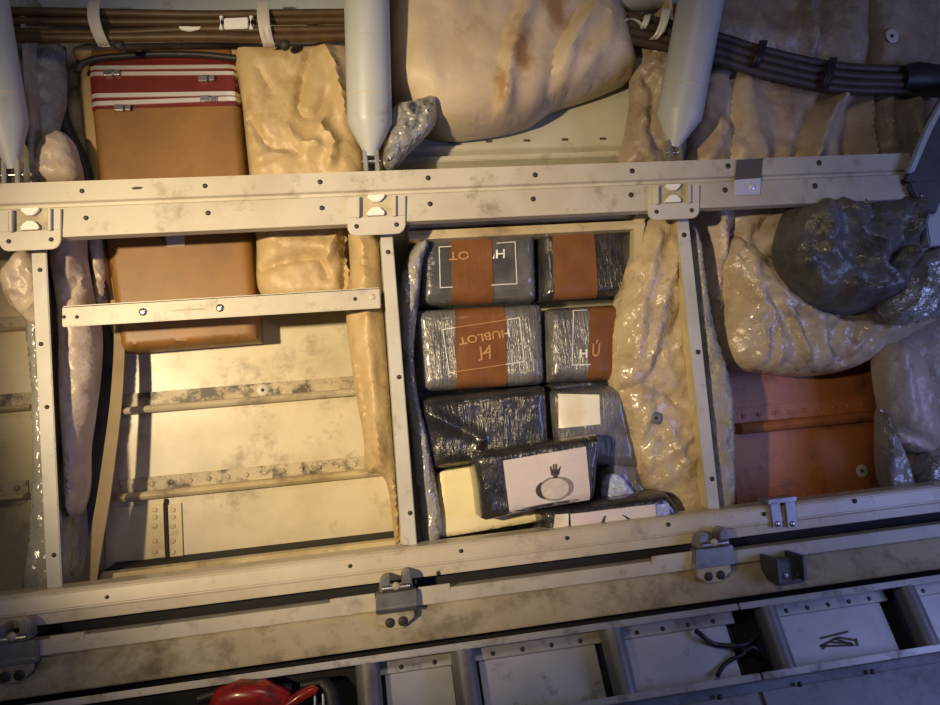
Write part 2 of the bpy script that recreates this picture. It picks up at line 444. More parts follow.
def lines_on(name, m, q, Hs, lw, parent, off=0.002, sides=(0, 1, 2, 3), split=None):
    """a thin printed outline following the four sides of q"""
    mb = MB()
    q = [np.array(a, float) for a in q]
    for i in sides:
        a, b = q[i], q[(i + 1) % 4]; d = (b - a) / np.linalg.norm(b - a); nn = np.array([-d[1], d[0]]) * lw / 2
        a_, b_ = a - d * lw / 2, b + d * lw / 2
        ts = np.linspace(0, 1, 13)
        for t0, t1 in zip(ts[:-1], ts[1:]):
            c0 = a_ + (b_ - a_) * t0; c1 = a_ + (b_ - a_) * t1
            mid = (c0 + c1) / 2
            if split and not split(mid): continue
            mb.add(onto(Hs, [c0 - nn, c1 - nn, c1 + nn, c0 + nn], off), [(0, 1, 2, 3)])
    return mb.build(name, m, parent)


def text_on(name, text, m, q, Hs, parent, off=0.0022, bold=0.02, keep=None):
    cu = bpy.data.curves.new('t', 'FONT'); cu.body = text; cu.offset = bold; cu.resolution_u = 3
    o = bpy.data.objects.new('t', cu); COL.objects.link(o)
    dg = bpy.context.evaluated_depsgraph_get()
    me = o.evaluated_get(dg).to_mesh()
    V = np.array([tuple(v.co)[:2] for v in me.vertices]); fs = [tuple(p.vertices) for p in me.polygons]
    o.evaluated_get(dg).to_mesh_clear()
    bpy.data.objects.remove(o); bpy.data.curves.remove(cu)
    V = (V - V.min(0)) / (V.max(0) - V.min(0))
    Q = bil(q, V[:, 0], V[:, 1])
    if keep:
        fs = [f for f in fs if keep(Q[list(f)].mean(0))]
    mb = MB(); mb.add(onto(Hs, Q, off), fs)
    return mb.build(name, m, parent)


def zat(px, py, w):
    return P(px, py, w).z


def xat(px, py, w):
    return P(px, py, w).x


X0, X1 = P(-160, 350, 0.2).x, P(1130, 350, 0.2).x       # how far the wall runs to either side

# ------------------------------------------------------------------ SETTING
SKIN = 0.16
skz = lambda py: zat(250, py, SKIN)
# the skin behind each bay
mb = MB(); mb.box(X0, xat(72, 450, SKIN), D + SKIN, D + SKIN + .004, skz(720), skz(-160)); struct(mb.build('wall_left', 'cream_skin'))
mb = MB(); mb.box(xat(72, 450, SKIN), xat(388, 450, SKIN), D + SKIN, D + SKIN + .004, skz(720), skz(-160)); struct(mb.build('wall_back', 'pale_skin'))
mb = MB(); mb.box(xat(388, 400, SKIN), xat(690, 400, SKIN), D + SKIN + .0, D + SKIN + .004, skz(720), skz(-160)); struct(mb.build('wall_middle', 'upper_skin'))
mb = MB(); mb.box(xat(690, 400, SKIN), X1, D + SKIN, D + SKIN + .004, skz(720), skz(-160)); struct(mb.build('wall_right', 'orange_primer'))


def stringer(label, px0, px1, py, m, rivets=True, lip=9, flange=13, group=None, w=SKIN, out=0.024):
    """py: where its rounded lip sits at px0"""
    x0, x1 = P(px0, py, w).x, P(px1, py, w).x
    z = P(px0, py, w).z; s_ = S(px0, py, w); r = lip * s_ / 2; y = D + w
    root = thing('stringer', label, 'stringer', (x0, y, z), group)
    prof = [(y - .0005, z + r), (y - out * .55, z + r), (y - out * .86, z + r * .7), (y - out, z), (y - out * .86, z - r * .7), (y - out * .55, z - r), (y - .0005, z - r)]
    mb = MB(); mb.sweep(prof, x0, x1); mb.build('lip', m, root, smooth=True)
    mb = MB(); mb.box(x0 - .004, x1, y - .0035, y - .0002, z + r, z + r + flange * s_)
    if rivets:
        k = int((x1 - x0) / 0.028)
        for i in range(k):
            mb.dome((x0 + (i + .5) * (x1 - x0) / k, y - .0035, z + r + flange * s_ * .45), .0042, .0028, 8)
    mb.build('flange', 'grimy_cream' if m != 'orange_primer' else m, root)
    return root


G_ST = 'horizontal stringers on the fuselage skin'
stringer('cream stringer right under the duct, crossing the bay behind the crossbar', 127, 368, 411, 'pale_skin', rivets=False, lip=8, flange=14, group=G_ST)
stringer('riveted cream stringer low in the duct bay, over the slotted splice plates', 124, 384, 497, 'cream_skin', group=G_ST, lip=9, flange=14)
stringer('cream stringer at the left border, uppermost in the bay beside the left post', -140, 36, 340, 'cream_skin', rivets=False, lip=4, flange=14, group=G_ST)
stringer('cream stringer at the left border, middle one beside the left post', -140, 36, 421, 'cream_skin', rivets=False, lip=7, flange=14, group=G_ST)
stringer('cream stringer at the left border, lowest one beside the left post', -140, 30, 512, 'cream_skin', rivets=True, lip=7, flange=14, group=G_ST)
stringer('orange primed stringer crossing the bay below the hanging bag', 736, 886, 429, 'orange_primer', lip=10, flange=14, group=G_ST)
stringer('orange primed stringer half hidden behind the lower rail', 740, 886, 517, 'orange_primer', lip=8, flange=20, group=G_ST)

# skin splice in the duct bay: two riveted straps with a dark slot between
root = thing('splice_plate', 'pair of riveted cream splice straps with a narrow dark slot between', 'splice plate', P(160, 560, SKIN))
for a, b in ((150, 163), (168, 181)):
    mb = MB(); mb.prism([(a, 505), (b, 503), (b + 2, 556), (a + 2, 558)], SKIN - .004, SKIN - .0003)
    for py in (510, 517, 526, 541, 552):
        mb.dome(P(a + 5, py, SKIN - .004), .004, .0026, 8)
    mb.build('strap', 'cream_skin', root)
mb = MB(); mb.prism([(163.5, 499), (167.5, 499), (170, 560), (165.5, 560)], SKIN - .005, SKIN - .0002); mb.build('slot', 'dark_gap', root, bevel=.001)
# reinforcing panel behind the left part of the bay
mb = MB(); mb.prism([(106, 508), (140, 506), (142, 560), (106, 562)], SKIN - .003, SKIN - .0004)
tag(mb.build('doubler_plate', 'pale_skin'), 'bare pale doubler plate at the foot of the skin behind the tan belt', 'plate')

# washers on the skin
def washer(px, py, w, r_px, label, m='bracket_paint', hole='dark_bolt'):
    root = thing('washer', label, 'washer', P(px, py, w))
    s_ = S(px, py, w)
    mb = MB(); mb.dome(P(px, py, w), r_px * s_, .003, 20); mb.build('disc', m, root, smooth=True)
    mb = MB(); mb.dome(P(px, py, w - .003), r_px * s_ * .28, .0016, 10); mb.build('bolt', hole, root, smooth=True)


washer(262.5, 390, SKIN - .002, 6.6, 'round pale washer screwed to the skin over the middle stringer')
washer(862, 471, SKIN - .002, 6, 'round pale washer screwed to the orange skin')

# lower sill: strips at the very foot of the bays
ww = .085
x0, x1 = xat(100, 585, ww), xat(398, 545, ww); z = zat(250, 561, ww); s_ = S(250, 561, ww)
mb = MB(); mb.sweep([(D + ww + .02, z + 4.5 * s_), (D + ww, z + 3.5 * s_), (D + ww, z - 3.5 * s_), (D + ww + .02, z - 4.5 * s_)], x0, x1)
tag(mb.build('sill_strip', 'cream_skin', bevel=.0015), 'cream sill strip at the foot of the duct bay, above the lower rail', 'strip')
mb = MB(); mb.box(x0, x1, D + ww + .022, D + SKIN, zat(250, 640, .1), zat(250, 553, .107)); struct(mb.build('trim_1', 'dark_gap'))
# frame webs behind the posts (sides of the bays)
def web(n_, pts_top, pts_bot, m, w0=.03, w1=SKIN, t=.003):
    a = P(*pts_top, w0); b = P(*pts_bot, w0)
    mb = MB()
    vs = []
    for q in (a, b):
        vs += [(q.x - t, D + w0, q.z), (q.x + t, D + w0, q.z), (q.x + t, D + w1, q.z), (q.x - t, D + w1, q.z)]
    mb.box8([vs[0], vs[1], vs[2], vs[3], vs[4], vs[5], vs[6], vs[7]])
    return struct(mb.build('trim_%d' % n_, m))


web(2, (20, -20), (60, 620), 'grey_blanket')
web(3, (372, -20), (404, 570), 'cream_skin')
web(4, (669, -20), (706, 530), 'cream_skin')
mb = MB(); mb.prism([(60, 226), (106, 222), (118, 330), (104, 500), (96, 585), (62, 588)], SKIN - .006, SKIN - .002); struct(mb.build('trim_5', 'shade_skin'))  # dark strip on the skin, painting in the frame's shadow by the belt

# upper skin above the rail, nearer than the skin lower down
UP = 0.115
mb = MB()
mb.box(xat(392, 130, UP), xat(634, 130, UP), D + UP, D + UP + .004, zat(500, 186, UP), zat(500, -60, UP))
struct(mb.build('wall_upper', 'upper_skin'))
for label, py0, h, out in (('olive cream stringer above the upper rail, upper of two under the hanging blanket', 150, 6, .012), ('olive cream stringer above the upper rail, lower of two under the hanging blanket', 162, 6, .02)):
    x0, x1 = xat(392, py0, UP), xat(630, py0, UP); z = zat(500, py0, UP); s_ = S(500, py0, UP)
    root = thing('stringer', label, 'stringer', (x0, D + UP, z), G_ST)
    mb = MB(); mb.sweep([(D + UP - .0003, z + h * s_), (D + UP - out, z + h * s_ * .6), (D + UP - out, z - h * s_ * .2), (D + UP - .0003, z - h * s_)], x0, x1)
    mb.build('lip', 'upper_skin', root, bevel=.0012)
    for i in range(5):
        mb = MB(); mb.prism([(448 + i * 38, py0 - 9 + i * -.9), (454 + i * 38, py0 - 9 - i * .9), (454 + i * 38, py0 - 7 - i * .9), (448 + i * 38, py0 - 7 - i * .9)], UP - .002, UP - .0002)
        mb.build('slot', 'grime', root)
# lips under the upper rail over the packages
for label, pyA, h, ww in (('thick cream stringer tucked below the upper rail over the packages', 226, 6, .06), ('cream stringer lying directly on top of the packages', 238, 6, .05)):
    x0, x1 = xat(408, pyA, ww), xat(641, pyA - 17, ww); z = zat(410, pyA, ww); s_ = S(500, pyA, ww)
    root = thing('stringer', label, 'stringer', (x0, D + ww, z), G_ST)
    mb = MB(); mb.sweep([(D + ww, z + h * s_), (D + ww - .012, z + h * s_ * .8), (D + ww - .016, z), (D + ww - .012, z - h * s_ * .6), (D + ww, z - h * s_ * .7), (D + ww + .08, z - h * s_ * .7), (D + ww + .08, z + h * s_)], x0, x1)
    mb.build('lip', 'cream_skin', root, smooth=True)
mb = MB(); mb.prism([(635, 214), (646, 213), (643, 262), (634, 264)], .035, .12)
tag(mb.build('jamb_strip', 'cream_skin', bevel=.002), 'short cream strip closing the package bay beside the shiny blanket', 'strip')
# grey skin at the very top, above the cables
mb = MB(); mb.sweep([(D + .1, zat(200, 14, .1)), (D + .1, zat(200, -90, .1)), (D + .11, zat(200, -90, .1)), (D + .11, zat(200, 14, .1))], X0, xat(360, 0, .1))
struct(mb.build('wall_top', 'strut_paint'))

# ------------------------------------------------------------------ RAILS AND POSTS
def bolts(root, pts, w, r=2.6, m='dark_bolt', name='bolt'):
    for px, py in pts:
        mb = MB(); mb.dome(P(px, py, w), r * S(px, py, w), .002, 10); mb.build(name, m, root, smooth=True)


RW = -.03
zt, zm, zb = zat(400, 170, RW), zat(400, 190, RW), zat(400, 222, RW)
root = thing('upper_rail', 'long cream angle rail running across above all the bays, carrying the clevis brackets', 'rail', (0, D + RW, zb))
mb = MB()
mb.sweep([(D + RW, zt), (D + RW, zm + .002), (D + RW + .006, zm), (D + RW + .006, zm - .004), (D + RW + .0, zm - .007), (D + RW - .002, zb), (D + RW + .016, zb - .001), (D + RW + .016, zt - .004), (D + RW + .03, zt - .001), (D + RW + .03, zt)], X0, xat(912, 170, RW))
mb.build('rail_body', 'rail_paint', root, bevel=.0016)
bolts(root, [(82, 191), (205, 186), (320, 182), (428, 178), (535, 175), (632, 171), (728, 166), (819, 163)], RW)
bolts(root, [(86, 218), (208, 213), (322, 208), (430, 204), (533, 199), (631, 195), (725, 190), (815, 186), (903, 182)], RW - .001)
mb = MB(); mb.prism([(131, 188), (136, 186.5), (143, 187), (141, 189), (134, 189.5)], RW - .0006, RW)
mb.build('scuff', 'grime', root)

# foil patch wrapped on the upper rail
root = thing('tape_patch', 'dark and shiny foil tape patch wrapped over the upper rail', 'tape', P(748, 178, RW))
mb = MB(); mb.prism([(737, 160), (763, 158), (761, 178), (735, 180)], RW - .0026, RW - .001); mb.build('dark_half', 'dark_tape', root)
mb = MB(); mb.prism([(735, 180), (761, 178), (760, 194), (734, 195.5)], RW - .0042, RW - .0024); mb.build('shiny_half', 'bare_tape', root)
mb = MB(); mb.dome(P(752, 187, RW - .0042), .006, .003, 12); mb.build('rivet_bump', 'bare_tape', root, smooth=True)

# posts
def post(label, xl0, xr0, y0, xl1, xr1, y1, holes, face_px, m='post_paint'):
    root = thing('post', label, 'post', P((xl1 + xr1) / 2, y1, 0), 'vertical posts between the bays')
    mb = MB(); mb.prism([(xl0, y0), (xr0, y0), (xr1, y1), (xl1, y1)], -.006, -.002)
    mb.build('flange', m, root, bevel=.001)
    mb = MB(); mb.prism([(xl0 + .5, y0), (xl0 + 3, y0), (xl1 + 3, y1), (xl1 + .5, y1)], -.002, .05)
    mb.build('side_web', 'cream_skin' if face_px else m, root, bevel=.0008)
    bolts(root, holes, -.006, 2.4)


post('pale post at the left, between the left border bay and the duct bay', 31, 46, 246, 47, 62, 589, [(40, 270), (47, 407), (54, 555), (41, 344)], False)
post('grey post in the middle, between the duct bay and the packages', 380, 392, 228, 402, 417, 545, [(388, 252), (399, 377), (410, 513)], False)
post('pale bluish post standing right of the packages, before the shiny blanket', 676, 688, 212, 708, 720, 509, [(684, 235), (698, 352), (712, 479)], True)

# crossbar
CW = -.016
root = thing('crossbar', 'short cream crossbar screwed between two posts in front of the brown duct', 'bar', P(220, 305, CW))
mb = MB(); mb.prism([(62, 307), (380, 288), (381, 308), (62, 327)], CW, CW + .004); mb.prism([(62, 306), (380, 287.2), (380, 289), (62, 308)], CW, CW + .022)
mb.build('bar', 'rail_paint', root, bevel=.0012)
bolts(root, [(143, 312), (220, 308)], CW, 4.2, 'steel', 'screw')
bolts(root, [(77, 317), (64, 317), (355, 299)], CW, 2)
bolts(root, [(372, 297)], CW, 3.2, 'rail_paint', 'screw')
mb = MB(); mb.prism([(172, 310), (186, 308.6), (204, 308), (204, 309.8), (184, 310.6), (173, 311.4)], CW - .0004, CW)
mb.build('worn_stamp', 'ledge_paint', root)

# clevis brackets on the upper rail
def bracket(label, cx, cy, s):
    """cx, cy: middle of the plate's bottom edge"""
    q = lambda pts: [(cx + x * s, cy + y * s - x * s * .045) for x, y in pts]
    W = RW - .006
    root = thing('bracket', label, 'bracket', P(cx, cy, W), 'clevis brackets where the posts meet the upper rail')
    mb = MB()
    arc = lambda x, y, a0, a1, r=9: [(x + r * math.cos(math.radians(a)), y + r * math.sin(math.radians(a))) for a in np.linspace(a0, a1, 6)]
    # plate with an open window: bottom, left arm, right arm
    mb.prism(q([(-29, -18)] + arc(-20, -9, 180, 90) + arc(20, -9, 90, 0) + [(29, -18)]), W, W + .004)
    mb.prism(q([(-29, -38), (-20, -38), (-20, -17.9), (-29, -17.9)]), W, W + .004)
    mb.prism(q([(19, -38), (29, -38), (29, -17.9), (19, -17.9)]), W, W + .004)
    mb.build('plate', 'bracket_paint', root, bevel=.0007)
    mb = MB()
    mb.prism(q([(-20, -39), (-17, -39), (-17, -18), (-20, -18)]), W - .006, W + .003); mb.build('cheek', 'bracket_paint', root, bevel=.0006); mb = MB()
    mb.prism(q([(16.5, -39), (19.5, -39), (19.5, -18), (16.5, -18)]), W - .006, W + .003)
    mb.build('cheek', 'bracket_paint', root, bevel=.0006)
    mb = MB(); mb.prism(q([(-17, -39), (16.5, -39), (16.5, -18), (-17, -18)]), W + .003, W + .006); mb.build('recess', 'ledge_paint', root)
    for sg, pts in ((1, [(-9, -40), (8, -40), (8, -37.5), (3, -33), (-3, -33), (-9, -37.5)]), (-1, [(-9, -19.5), (8, -19.5), (8, -23), (3, -27.5), (-4, -27.5), (-9, -23)])):
        mb = MB(); mb.prism(q(pts), W - .004, W + .003); mb.build('tab', 'white_plastic', root, bevel=.0008)
    for x in (-20, 20):
        p = q([(x, -9)])[0]; mb = MB(); mb.dome(P(*p, W), 2.4 * s * S(*p, W), .002, 10); mb.build('bolt', 'dark_bolt', root, smooth=True)


bracket('clevis bracket with white tabs at the left border', 30, 250, 1.06)
bracket('clevis bracket with white tabs above the middle post, left of the packages', 376.5, 234.5, 1.0)
bracket('clevis bracket with white tabs above the post by the shiny blanket', 674, 219, .88)

# lower rail
LW = -.035
z = lambda py, w=LW: zat(320, py, w)
root = thing('lower_rail', 'broad pale rail along the foot of all the bays', 'rail', (0, D + LW, z(594)))
mb = MB()
mb.sweep([(D + LW + .05, z(560)), (D + LW + .006, z(559)), (D + LW, z(562)), (D + LW - .003, z(577)), (D + LW - .001, z(580)), (D + LW - .001, z(590)), (D + LW + .05, z(591))], X0, X1)
mb.build('rail_body', 'lower_rail_paint', root, bevel=.0014)
bolts(root, [(107, 597), (350, 566), (461, 551), (567, 538), (668, 524.5), (764, 514), (855, 501), (438, 573)], LW - .002, 2.1)
# hinge strip below it
HW = -.055
zs = lambda py: zat(320, py, HW)
root = thing('hinge_strip', 'narrow grey cream strip below the broad lower rail, notched at the latches', 'strip', (0, D + HW, zs(620)))
mb = MB(); mb.sweep([(D + HW + .028, zs(605.5)), (D + HW, zs(604.5)), (D + HW, zs(619)), (D + HW + .03, zs(620))], X0, X1)
mb.build('strip_body', 'rail_paint', root, bevel=.0012)
for a, b in ((50, 84), (330, 375), (418, 450), (652, 692)):
    mb = MB()
    ya = lambda x: 604.8 - (x - 320) * .1325
    mb.prism([(a, ya(a) - 4), (b, ya(b) - 4), (b, ya(b) + 3), (a, ya(a) + 3)], HW - .0012, HW + .003); mb.build('raised_edge', 'rail_paint', root, bevel=.0005)
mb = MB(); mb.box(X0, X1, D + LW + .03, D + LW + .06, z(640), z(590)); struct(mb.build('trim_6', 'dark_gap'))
# sloping ledge
G1 = -.045; G2 = -.085
mb = MB(); mb.sweep([(D + G1, zat(320, 618, G1)), (D + G2, zat(320, 656, G2)), (D + G2 + .03, zat(320, 664, G2)), (D + G1 + .03, zat(320, 618, G1))], X0, X1)
tag(mb.build('sloping_ledge', 'ledge_paint', bevel=.0015), 'grimy yellowish sloping ledge between the hinge strip and the roller conveyor', 'ledge')
mb = MB(); mb.sweep([(D - .02, zat(320, 640, -.02)), (D - .02, zat(320, 760, -.02)), (D - .012, zat(320, 760, -.02)), (D - .012, zat(320, 640, -.02))], X0, X1)
struct(mb.build('trim_7', 'dark_gap'))


def latch(label, cx, cy, s, blue=False, plate=True):
    """cx, cy: middle of the latch block's front lip"""
    sl = -.13
    q = lambda pts: [(cx + x * s, cy + y * s + x * s * sl) for x, y in pts]
    root = thing('latch', label, 'latch', P(cx, cy, -.06), 'latches along the hinge strip')
    mb = MB(); mb.prism(q([(-20, -19), (21, -19), (22, -1), (-20, -1)]), -.068, -.05); mb.build('block', 'dull_steel', root, bevel=.0012)
    mb = MB(); mb.prism(q([(-20, -3), (22, -3), (22, 1.5), (-20, 1.5)]), -.072, -.055); mb.build('front_lip', 'steel', root, bevel=.001)
    mb = MB()
    mb.prism(q([(-17, -20), (-15, -33), (-10, -36), (-6, -36), (-6, -20)]), -.066, -.042); mb.build('knuckle', 'dull_steel', root, bevel=.0015); mb = MB()
    mb.prism(q([(6, -20), (6, -36), (11, -40), (15, -36), (17, -20)]), -.066, -.042)
    mb.build('knuckle', 'dull_steel', root, bevel=.0015)
    mb = MB(); mb.tube([P(*q([(-14, -23)])[0], -.064), P(*q([(14, -23)])[0], -.064)], .006); mb.build('hinge_pin', 'steel', root, smooth=True)
    mb = MB(); mb.dome(P(*q([(0, -25)])[0], -.068), .0055, .004, 12); mb.build('screw', 'ledge_paint', root, smooth=True)
    if plate:
        mb = MB(); mb.prism(q([(-18, 2), (18, 2), (19, 8), (8, 18), (-7, 18), (-18, 10)]), -.0725, -.066); mb.build('base_plate', 'ledge_paint', root, bevel=.001)
        for x in (-6, 7):
            mb = MB(); mb.dome(P(*q([(x, 11)])[0], -.0725), .0066, .003, 14); mb.build('bolt', 'dark_bolt', root, smooth=True)


latch('steel latch under the middle post, with two dark bolts in its base plate', 396, 611, 1.0)
latch('steel latch at the right, below the post by the shiny blanket', 714, 565.5, .93)
latch('dark latch at the left border', 12, 664, 1.1)

# strap clip hooked over the lower rail
root = thing('spring_clip', 'two-tongued metal clip hooked over the lower rail at the right', 'clip', P(782, 515, LW - .005))
for a in (770, 785):
    mb = MB(); mb.prism([(a, 503), (a + 10, 501.5), (a + 13, 527), (a + 3, 528)], LW - .008, LW - .004); mb.build('tongue', 'dull_steel', root, bevel=.001)
    mb = MB(); mb.dome(P(a + 7.5, 524, LW - .008), .0045, .003, 10); mb.build('rivet', 'steel', root, smooth=True)
mb = MB(); mb.prism([(768, 500), (797, 496.5), (797, 501), (768, 504.5)], LW - .009, LW + .02); mb.build('hook', 'dull_steel', root, bevel=.001)
# dark stop bracket in the ledge
root = thing('stop_bracket', 'dark sooty bracket with two bolts standing on the ledge at the right', 'bracket', P(793, 586, -.075))
mb = MB(); mb.prism([(779, 562), (803, 558), (806, 582), (782, 586)], -.085, -.06); mb.build('block', 'soot_metal', root, bevel=.002)
mb = MB(); mb.prism([(776, 560), (780, 559), (784, 584), (779, 585)], -.1, -.055); mb.build('cheek', 'soot_metal', root, bevel=.001); mb = MB(); mb.prism([(802, 556), (806, 555.5), (808, 580), (804, 581)], -.1, -.055); mb.build('cheek', 'soot_metal', root, bevel=.001)
bolts(root, [(786, 576), (800, 574)], -.0855, 3, 'dull_steel')

# ------------------------------------------------------------------ ROLLER CONVEYOR
TH = math.radians(27)
up = Vector((0, math.sin(TH), math.cos(TH))); nrm = Vector((0, -math.cos(TH), math.sin(TH)))   # along the rollers / out of the tray
CWt = -.14
A0 = P(620, 620, CWt)                                  # on the upper rail's lip
# distance down the tray to the lower rail: solve so that it passes pixel (620, 695)
def down(px, py):
    c = Vector((px - CX, CY - py, -F)); d = Mi @ c
    # ray t*d meets plane through A0 with normal nrm
    t = A0.dot(nrm) / d.dot(nrm)
    return t * d
LOW = down(640, 692)
H_ = (A0 - LOW).dot(up)
def T(x, v, n_=0.0):
    """x along the wall, v down the tray from the upper lip, n out of it"""
    return Vector((x, 0, 0)) + Vector((0, A0.y, A0.z)) - up * v + nrm * n_
def tx(px, py): return down(px, py).x
RAIL = .0085
def slab(mb, x0, x1, v0, v1, n0, n1):
    mb.box8([T(x0, v0, n1), T(x1, v0, n1), T(x1, v1, n1), T(x0, v1, n1), T(x0, v0, n0), T(x1, v0, n0), T(x1, v1, n0), T(x0, v1, n0)])


XJ = tx(739, 606)
rollers_px = [(358, 372, 664, 705), (455, 472, 650, 706), (607, 627, 630, 688), (764, 786, 606, 662), (905, 930, 584, 640)]
def conveyor(label, x0, x1, rolls, cells):
    root = thing('roller_conveyor', label, 'conveyor', T((x0 + x1) / 2, H_, 0), 'roller conveyor sections below the wall')
    for v0, v1, nm in ((0, RAIL, 'upper_side_rail'), (H_, H_ + RAIL, 'lower_side_rail')):
        mb = MB()
        slab(mb, x0, x1, v0, v1, -.004, .0)
        if v0 == 0: slab(mb, x0, x1, v0 + .001, v0 + .0035, -.04, -.004)
        else: slab(mb, x0, x1, v1 - .003, v1, -.04, -.004)
        mb.build('side_rail', 'conveyor_rail', root, bevel=.0009)
    mb = MB(); slab(mb, x0, x1, 0.004, H_ + RAIL - .003, -.046, -.042); mb.build('tray_floor', 'dark_gap', root)
    mb = MB()
    k = 0; x = x0 + .03
    while x < x1 - .02:
        mb.dome(T(x, .013, -.0305), .0028, .002, 8, nrm); x += .034
    for xr in rolls:
        mb = MB()
        mb.tube([T(xr, RAIL * .6, -.016), T(xr, H_ + .002, -.016)], .0155, 20); mb.build('roller', 'roller_grey', root, smooth=True)
    for a, b in cells:
        mb = MB(); slab(mb, a, b, RAIL + .012, H_ - .001, -.034, -.031)
        mb.build('tray_panel', 'tray_metal', root, bevel=.0008)
        # inner strip of the upper rail, with its row of holes
        mb = MB(); slab(mb, a - .012, b + .012, .004, RAIL + .012, -.03, -.027); mb.build('inner_flange', 'conveyor_rail', root, bevel=.0006)
        k = max(2, int((b - a) / .032))
        for i in range(k):
            mb = MB(); mb.dome(T(a + (i + .5) * (b - a) / k, RAIL + .006, -.027), .0032, .0012, 8, nrm); mb.build('bolt', 'dark_bolt', root)
    return root


rx = [tx((a + b) / 2 + 4, (c + d) / 2) for a, b, c, d in rollers_px]
step_ = rx[2] - rx[1]
gap = .021
XL = X0
left_rolls = [x for x in (rx[0], rx[1], rx[2]) ]
conveyor('long roller conveyor section running to the left border, with three grey rollers', XL, XJ - .0012, left_rolls,
         [(rx[0] + gap, rx[1] - gap * .7), (rx[1] + gap, rx[2] - gap), (rx[2] + gap, XJ - .012)])
conveyor('roller conveyor section at the right border, with two grey rollers', XJ + .0012, X1, [rx[3], rx[4]],
         [(rx[3] + gap, rx[4] - gap * 1.6), (rx[4] + gap, rx[4] + gap + .2)])

# scuffed arrow mark scratched in the tray
mb = MB()
for a, b in (((832, 642), (850, 633)), ((850, 633), (868, 636)), ((832, 642), (866, 641)), ((834, 645), (838, 640)), ((842, 638), (864, 639)), ((868, 634), (870, 642)), ((846, 634), (866, 641)), ((832, 634), (860, 627))):
    pa, pb = down(*a) - nrm * .0295, down(*b) - nrm * .0295
    d = (pb - pa).normalized(); sd = d.cross(nrm) * .0013
    mb.add([pa - sd, pb - sd, pb + sd, pa + sd], [(0, 1, 2, 3)])
tag(mb.build('scratch_mark', 'grime'), 'dark arrow-like scribble marked on the tray panel between the right rollers', 'mark')

# black cord ends in the tray
def cord(label, pts, r):
    mb = MB(); path = catmull(pts, 4, False)
    mb.tube([down(*p) - nrm * (.024 - .004 * math.sin(i * .7)) for i, p in enumerate(path)], r, 8)
    tag(mb.build('cord', 'black_rubber', smooth=True), label, 'cord', 'frayed cords in the conveyor tray')


cord('black cord curving across the tray from the upper rail', [(702, 627), (712, 636), (726, 641), (742, 643), (755, 640), (766, 630), (772, 622)], .0034)
cord('black cord forking down to the lower rail', [(748, 642), (750, 651), (740, 656), (732, 662), (724, 673)], .003)
cord('short black cord loop lying beside the roller', [(750, 650), (758, 644), (768, 650), (776, 657), (770, 661)], .0028)

# lower deck
mb = MB(); slab(mb, X0, X1, H_ + RAIL + .0, H_ + .6, -.04, -.036); struct(mb.build('floor', 'deck_paint'))
root = thing('deck_plate', 'flat grey deck plate below the conveyor, in the right corner', 'plate', T(tx(860, 690), H_ + .1, -.03))
mb = MB(); slab(mb, tx(774, 694), X1, H_ + RAIL + .012, H_ + .4, -.0355, -.03); mb.build('plate', 'deck_paint', root, bevel=.001)
for p in ((811, 681), (885, 668)):
    mb = MB(); mb.dome(down(*p) - nrm * .03 , .0036, .0025, 10, nrm); mb.build('bolt', 'dark_bolt', root, smooth=True)
mb = MB(); slab(mb, tx(560, 720), tx(770, 694), H_ + RAIL + .012, H_ + .4, -.0355, -.03)
root = thing('deck_plate', 'flat grey deck plate below the conveyor, left of the seam', 'plate', T(tx(700, 700), H_ + .1, -.03))
mb.build('plate', 'deck_paint', root, bevel=.001)
mb = MB(); mb.dome(down(729, 694) - nrm * .03, .0036, .0025, 10, nrm); mb.build('bolt', 'dark_bolt', root, smooth=True)

# red lever clamp lying in the tray, lower left
root = thing('lever_clamp', 'red enamelled lever clamp with black fittings lying in the conveyor tray', 'clamp', down(265, 705))
def dn(px, py, n_): return down(px, py) + nrm * n_
mb = MB(); mb.tube([dn(212, 712, -.012), dn(222, 698, -.01), (dn(240, 694, -.006)), dn(262, 694, -.006), dn(282, 700, -.01), dn(292, 714, -.012)], [.011, .016, .018, .018, .015, .01], 16); mb.build('body', 'red_enamel', root, smooth=True)
mb = MB(); mb.tube([dn(286, 706, .0), dn(300, 697, .004), dn(314, 690, .006), dn(318, 692, .006)], [.005, .007, .006, .004], 12); mb.build('lever', 'red_enamel', root, smooth=True)
mb = MB(); mb.tube([dn(322, 682, -.008), dn(330, 690, -.008), dn(334, 715, -.008)], .0095, 12); mb.tube([dn(300, 684, -.014), dn(326, 680, -.012)], .006, 10); mb.build('fitting', 'black_rubber', root, smooth=True)
mb = MB(); mb.tube([dn(315, 696, .0), dn(315, 715, .0)], .0018, 8); mb.tube([dn(323, 694, .0), dn(324, 715, .0)], .0018, 8); mb.build('wire_loop', 'steel', root, smooth=True)
mb = MB(); mb.tube([dn(196, 697, -.014), dn(215, 692, -.012), dn(236, 684, -.012), dn(290, 688, -.016)], .007, 10); mb.build('hose', 'black_rubber', root, smooth=True)

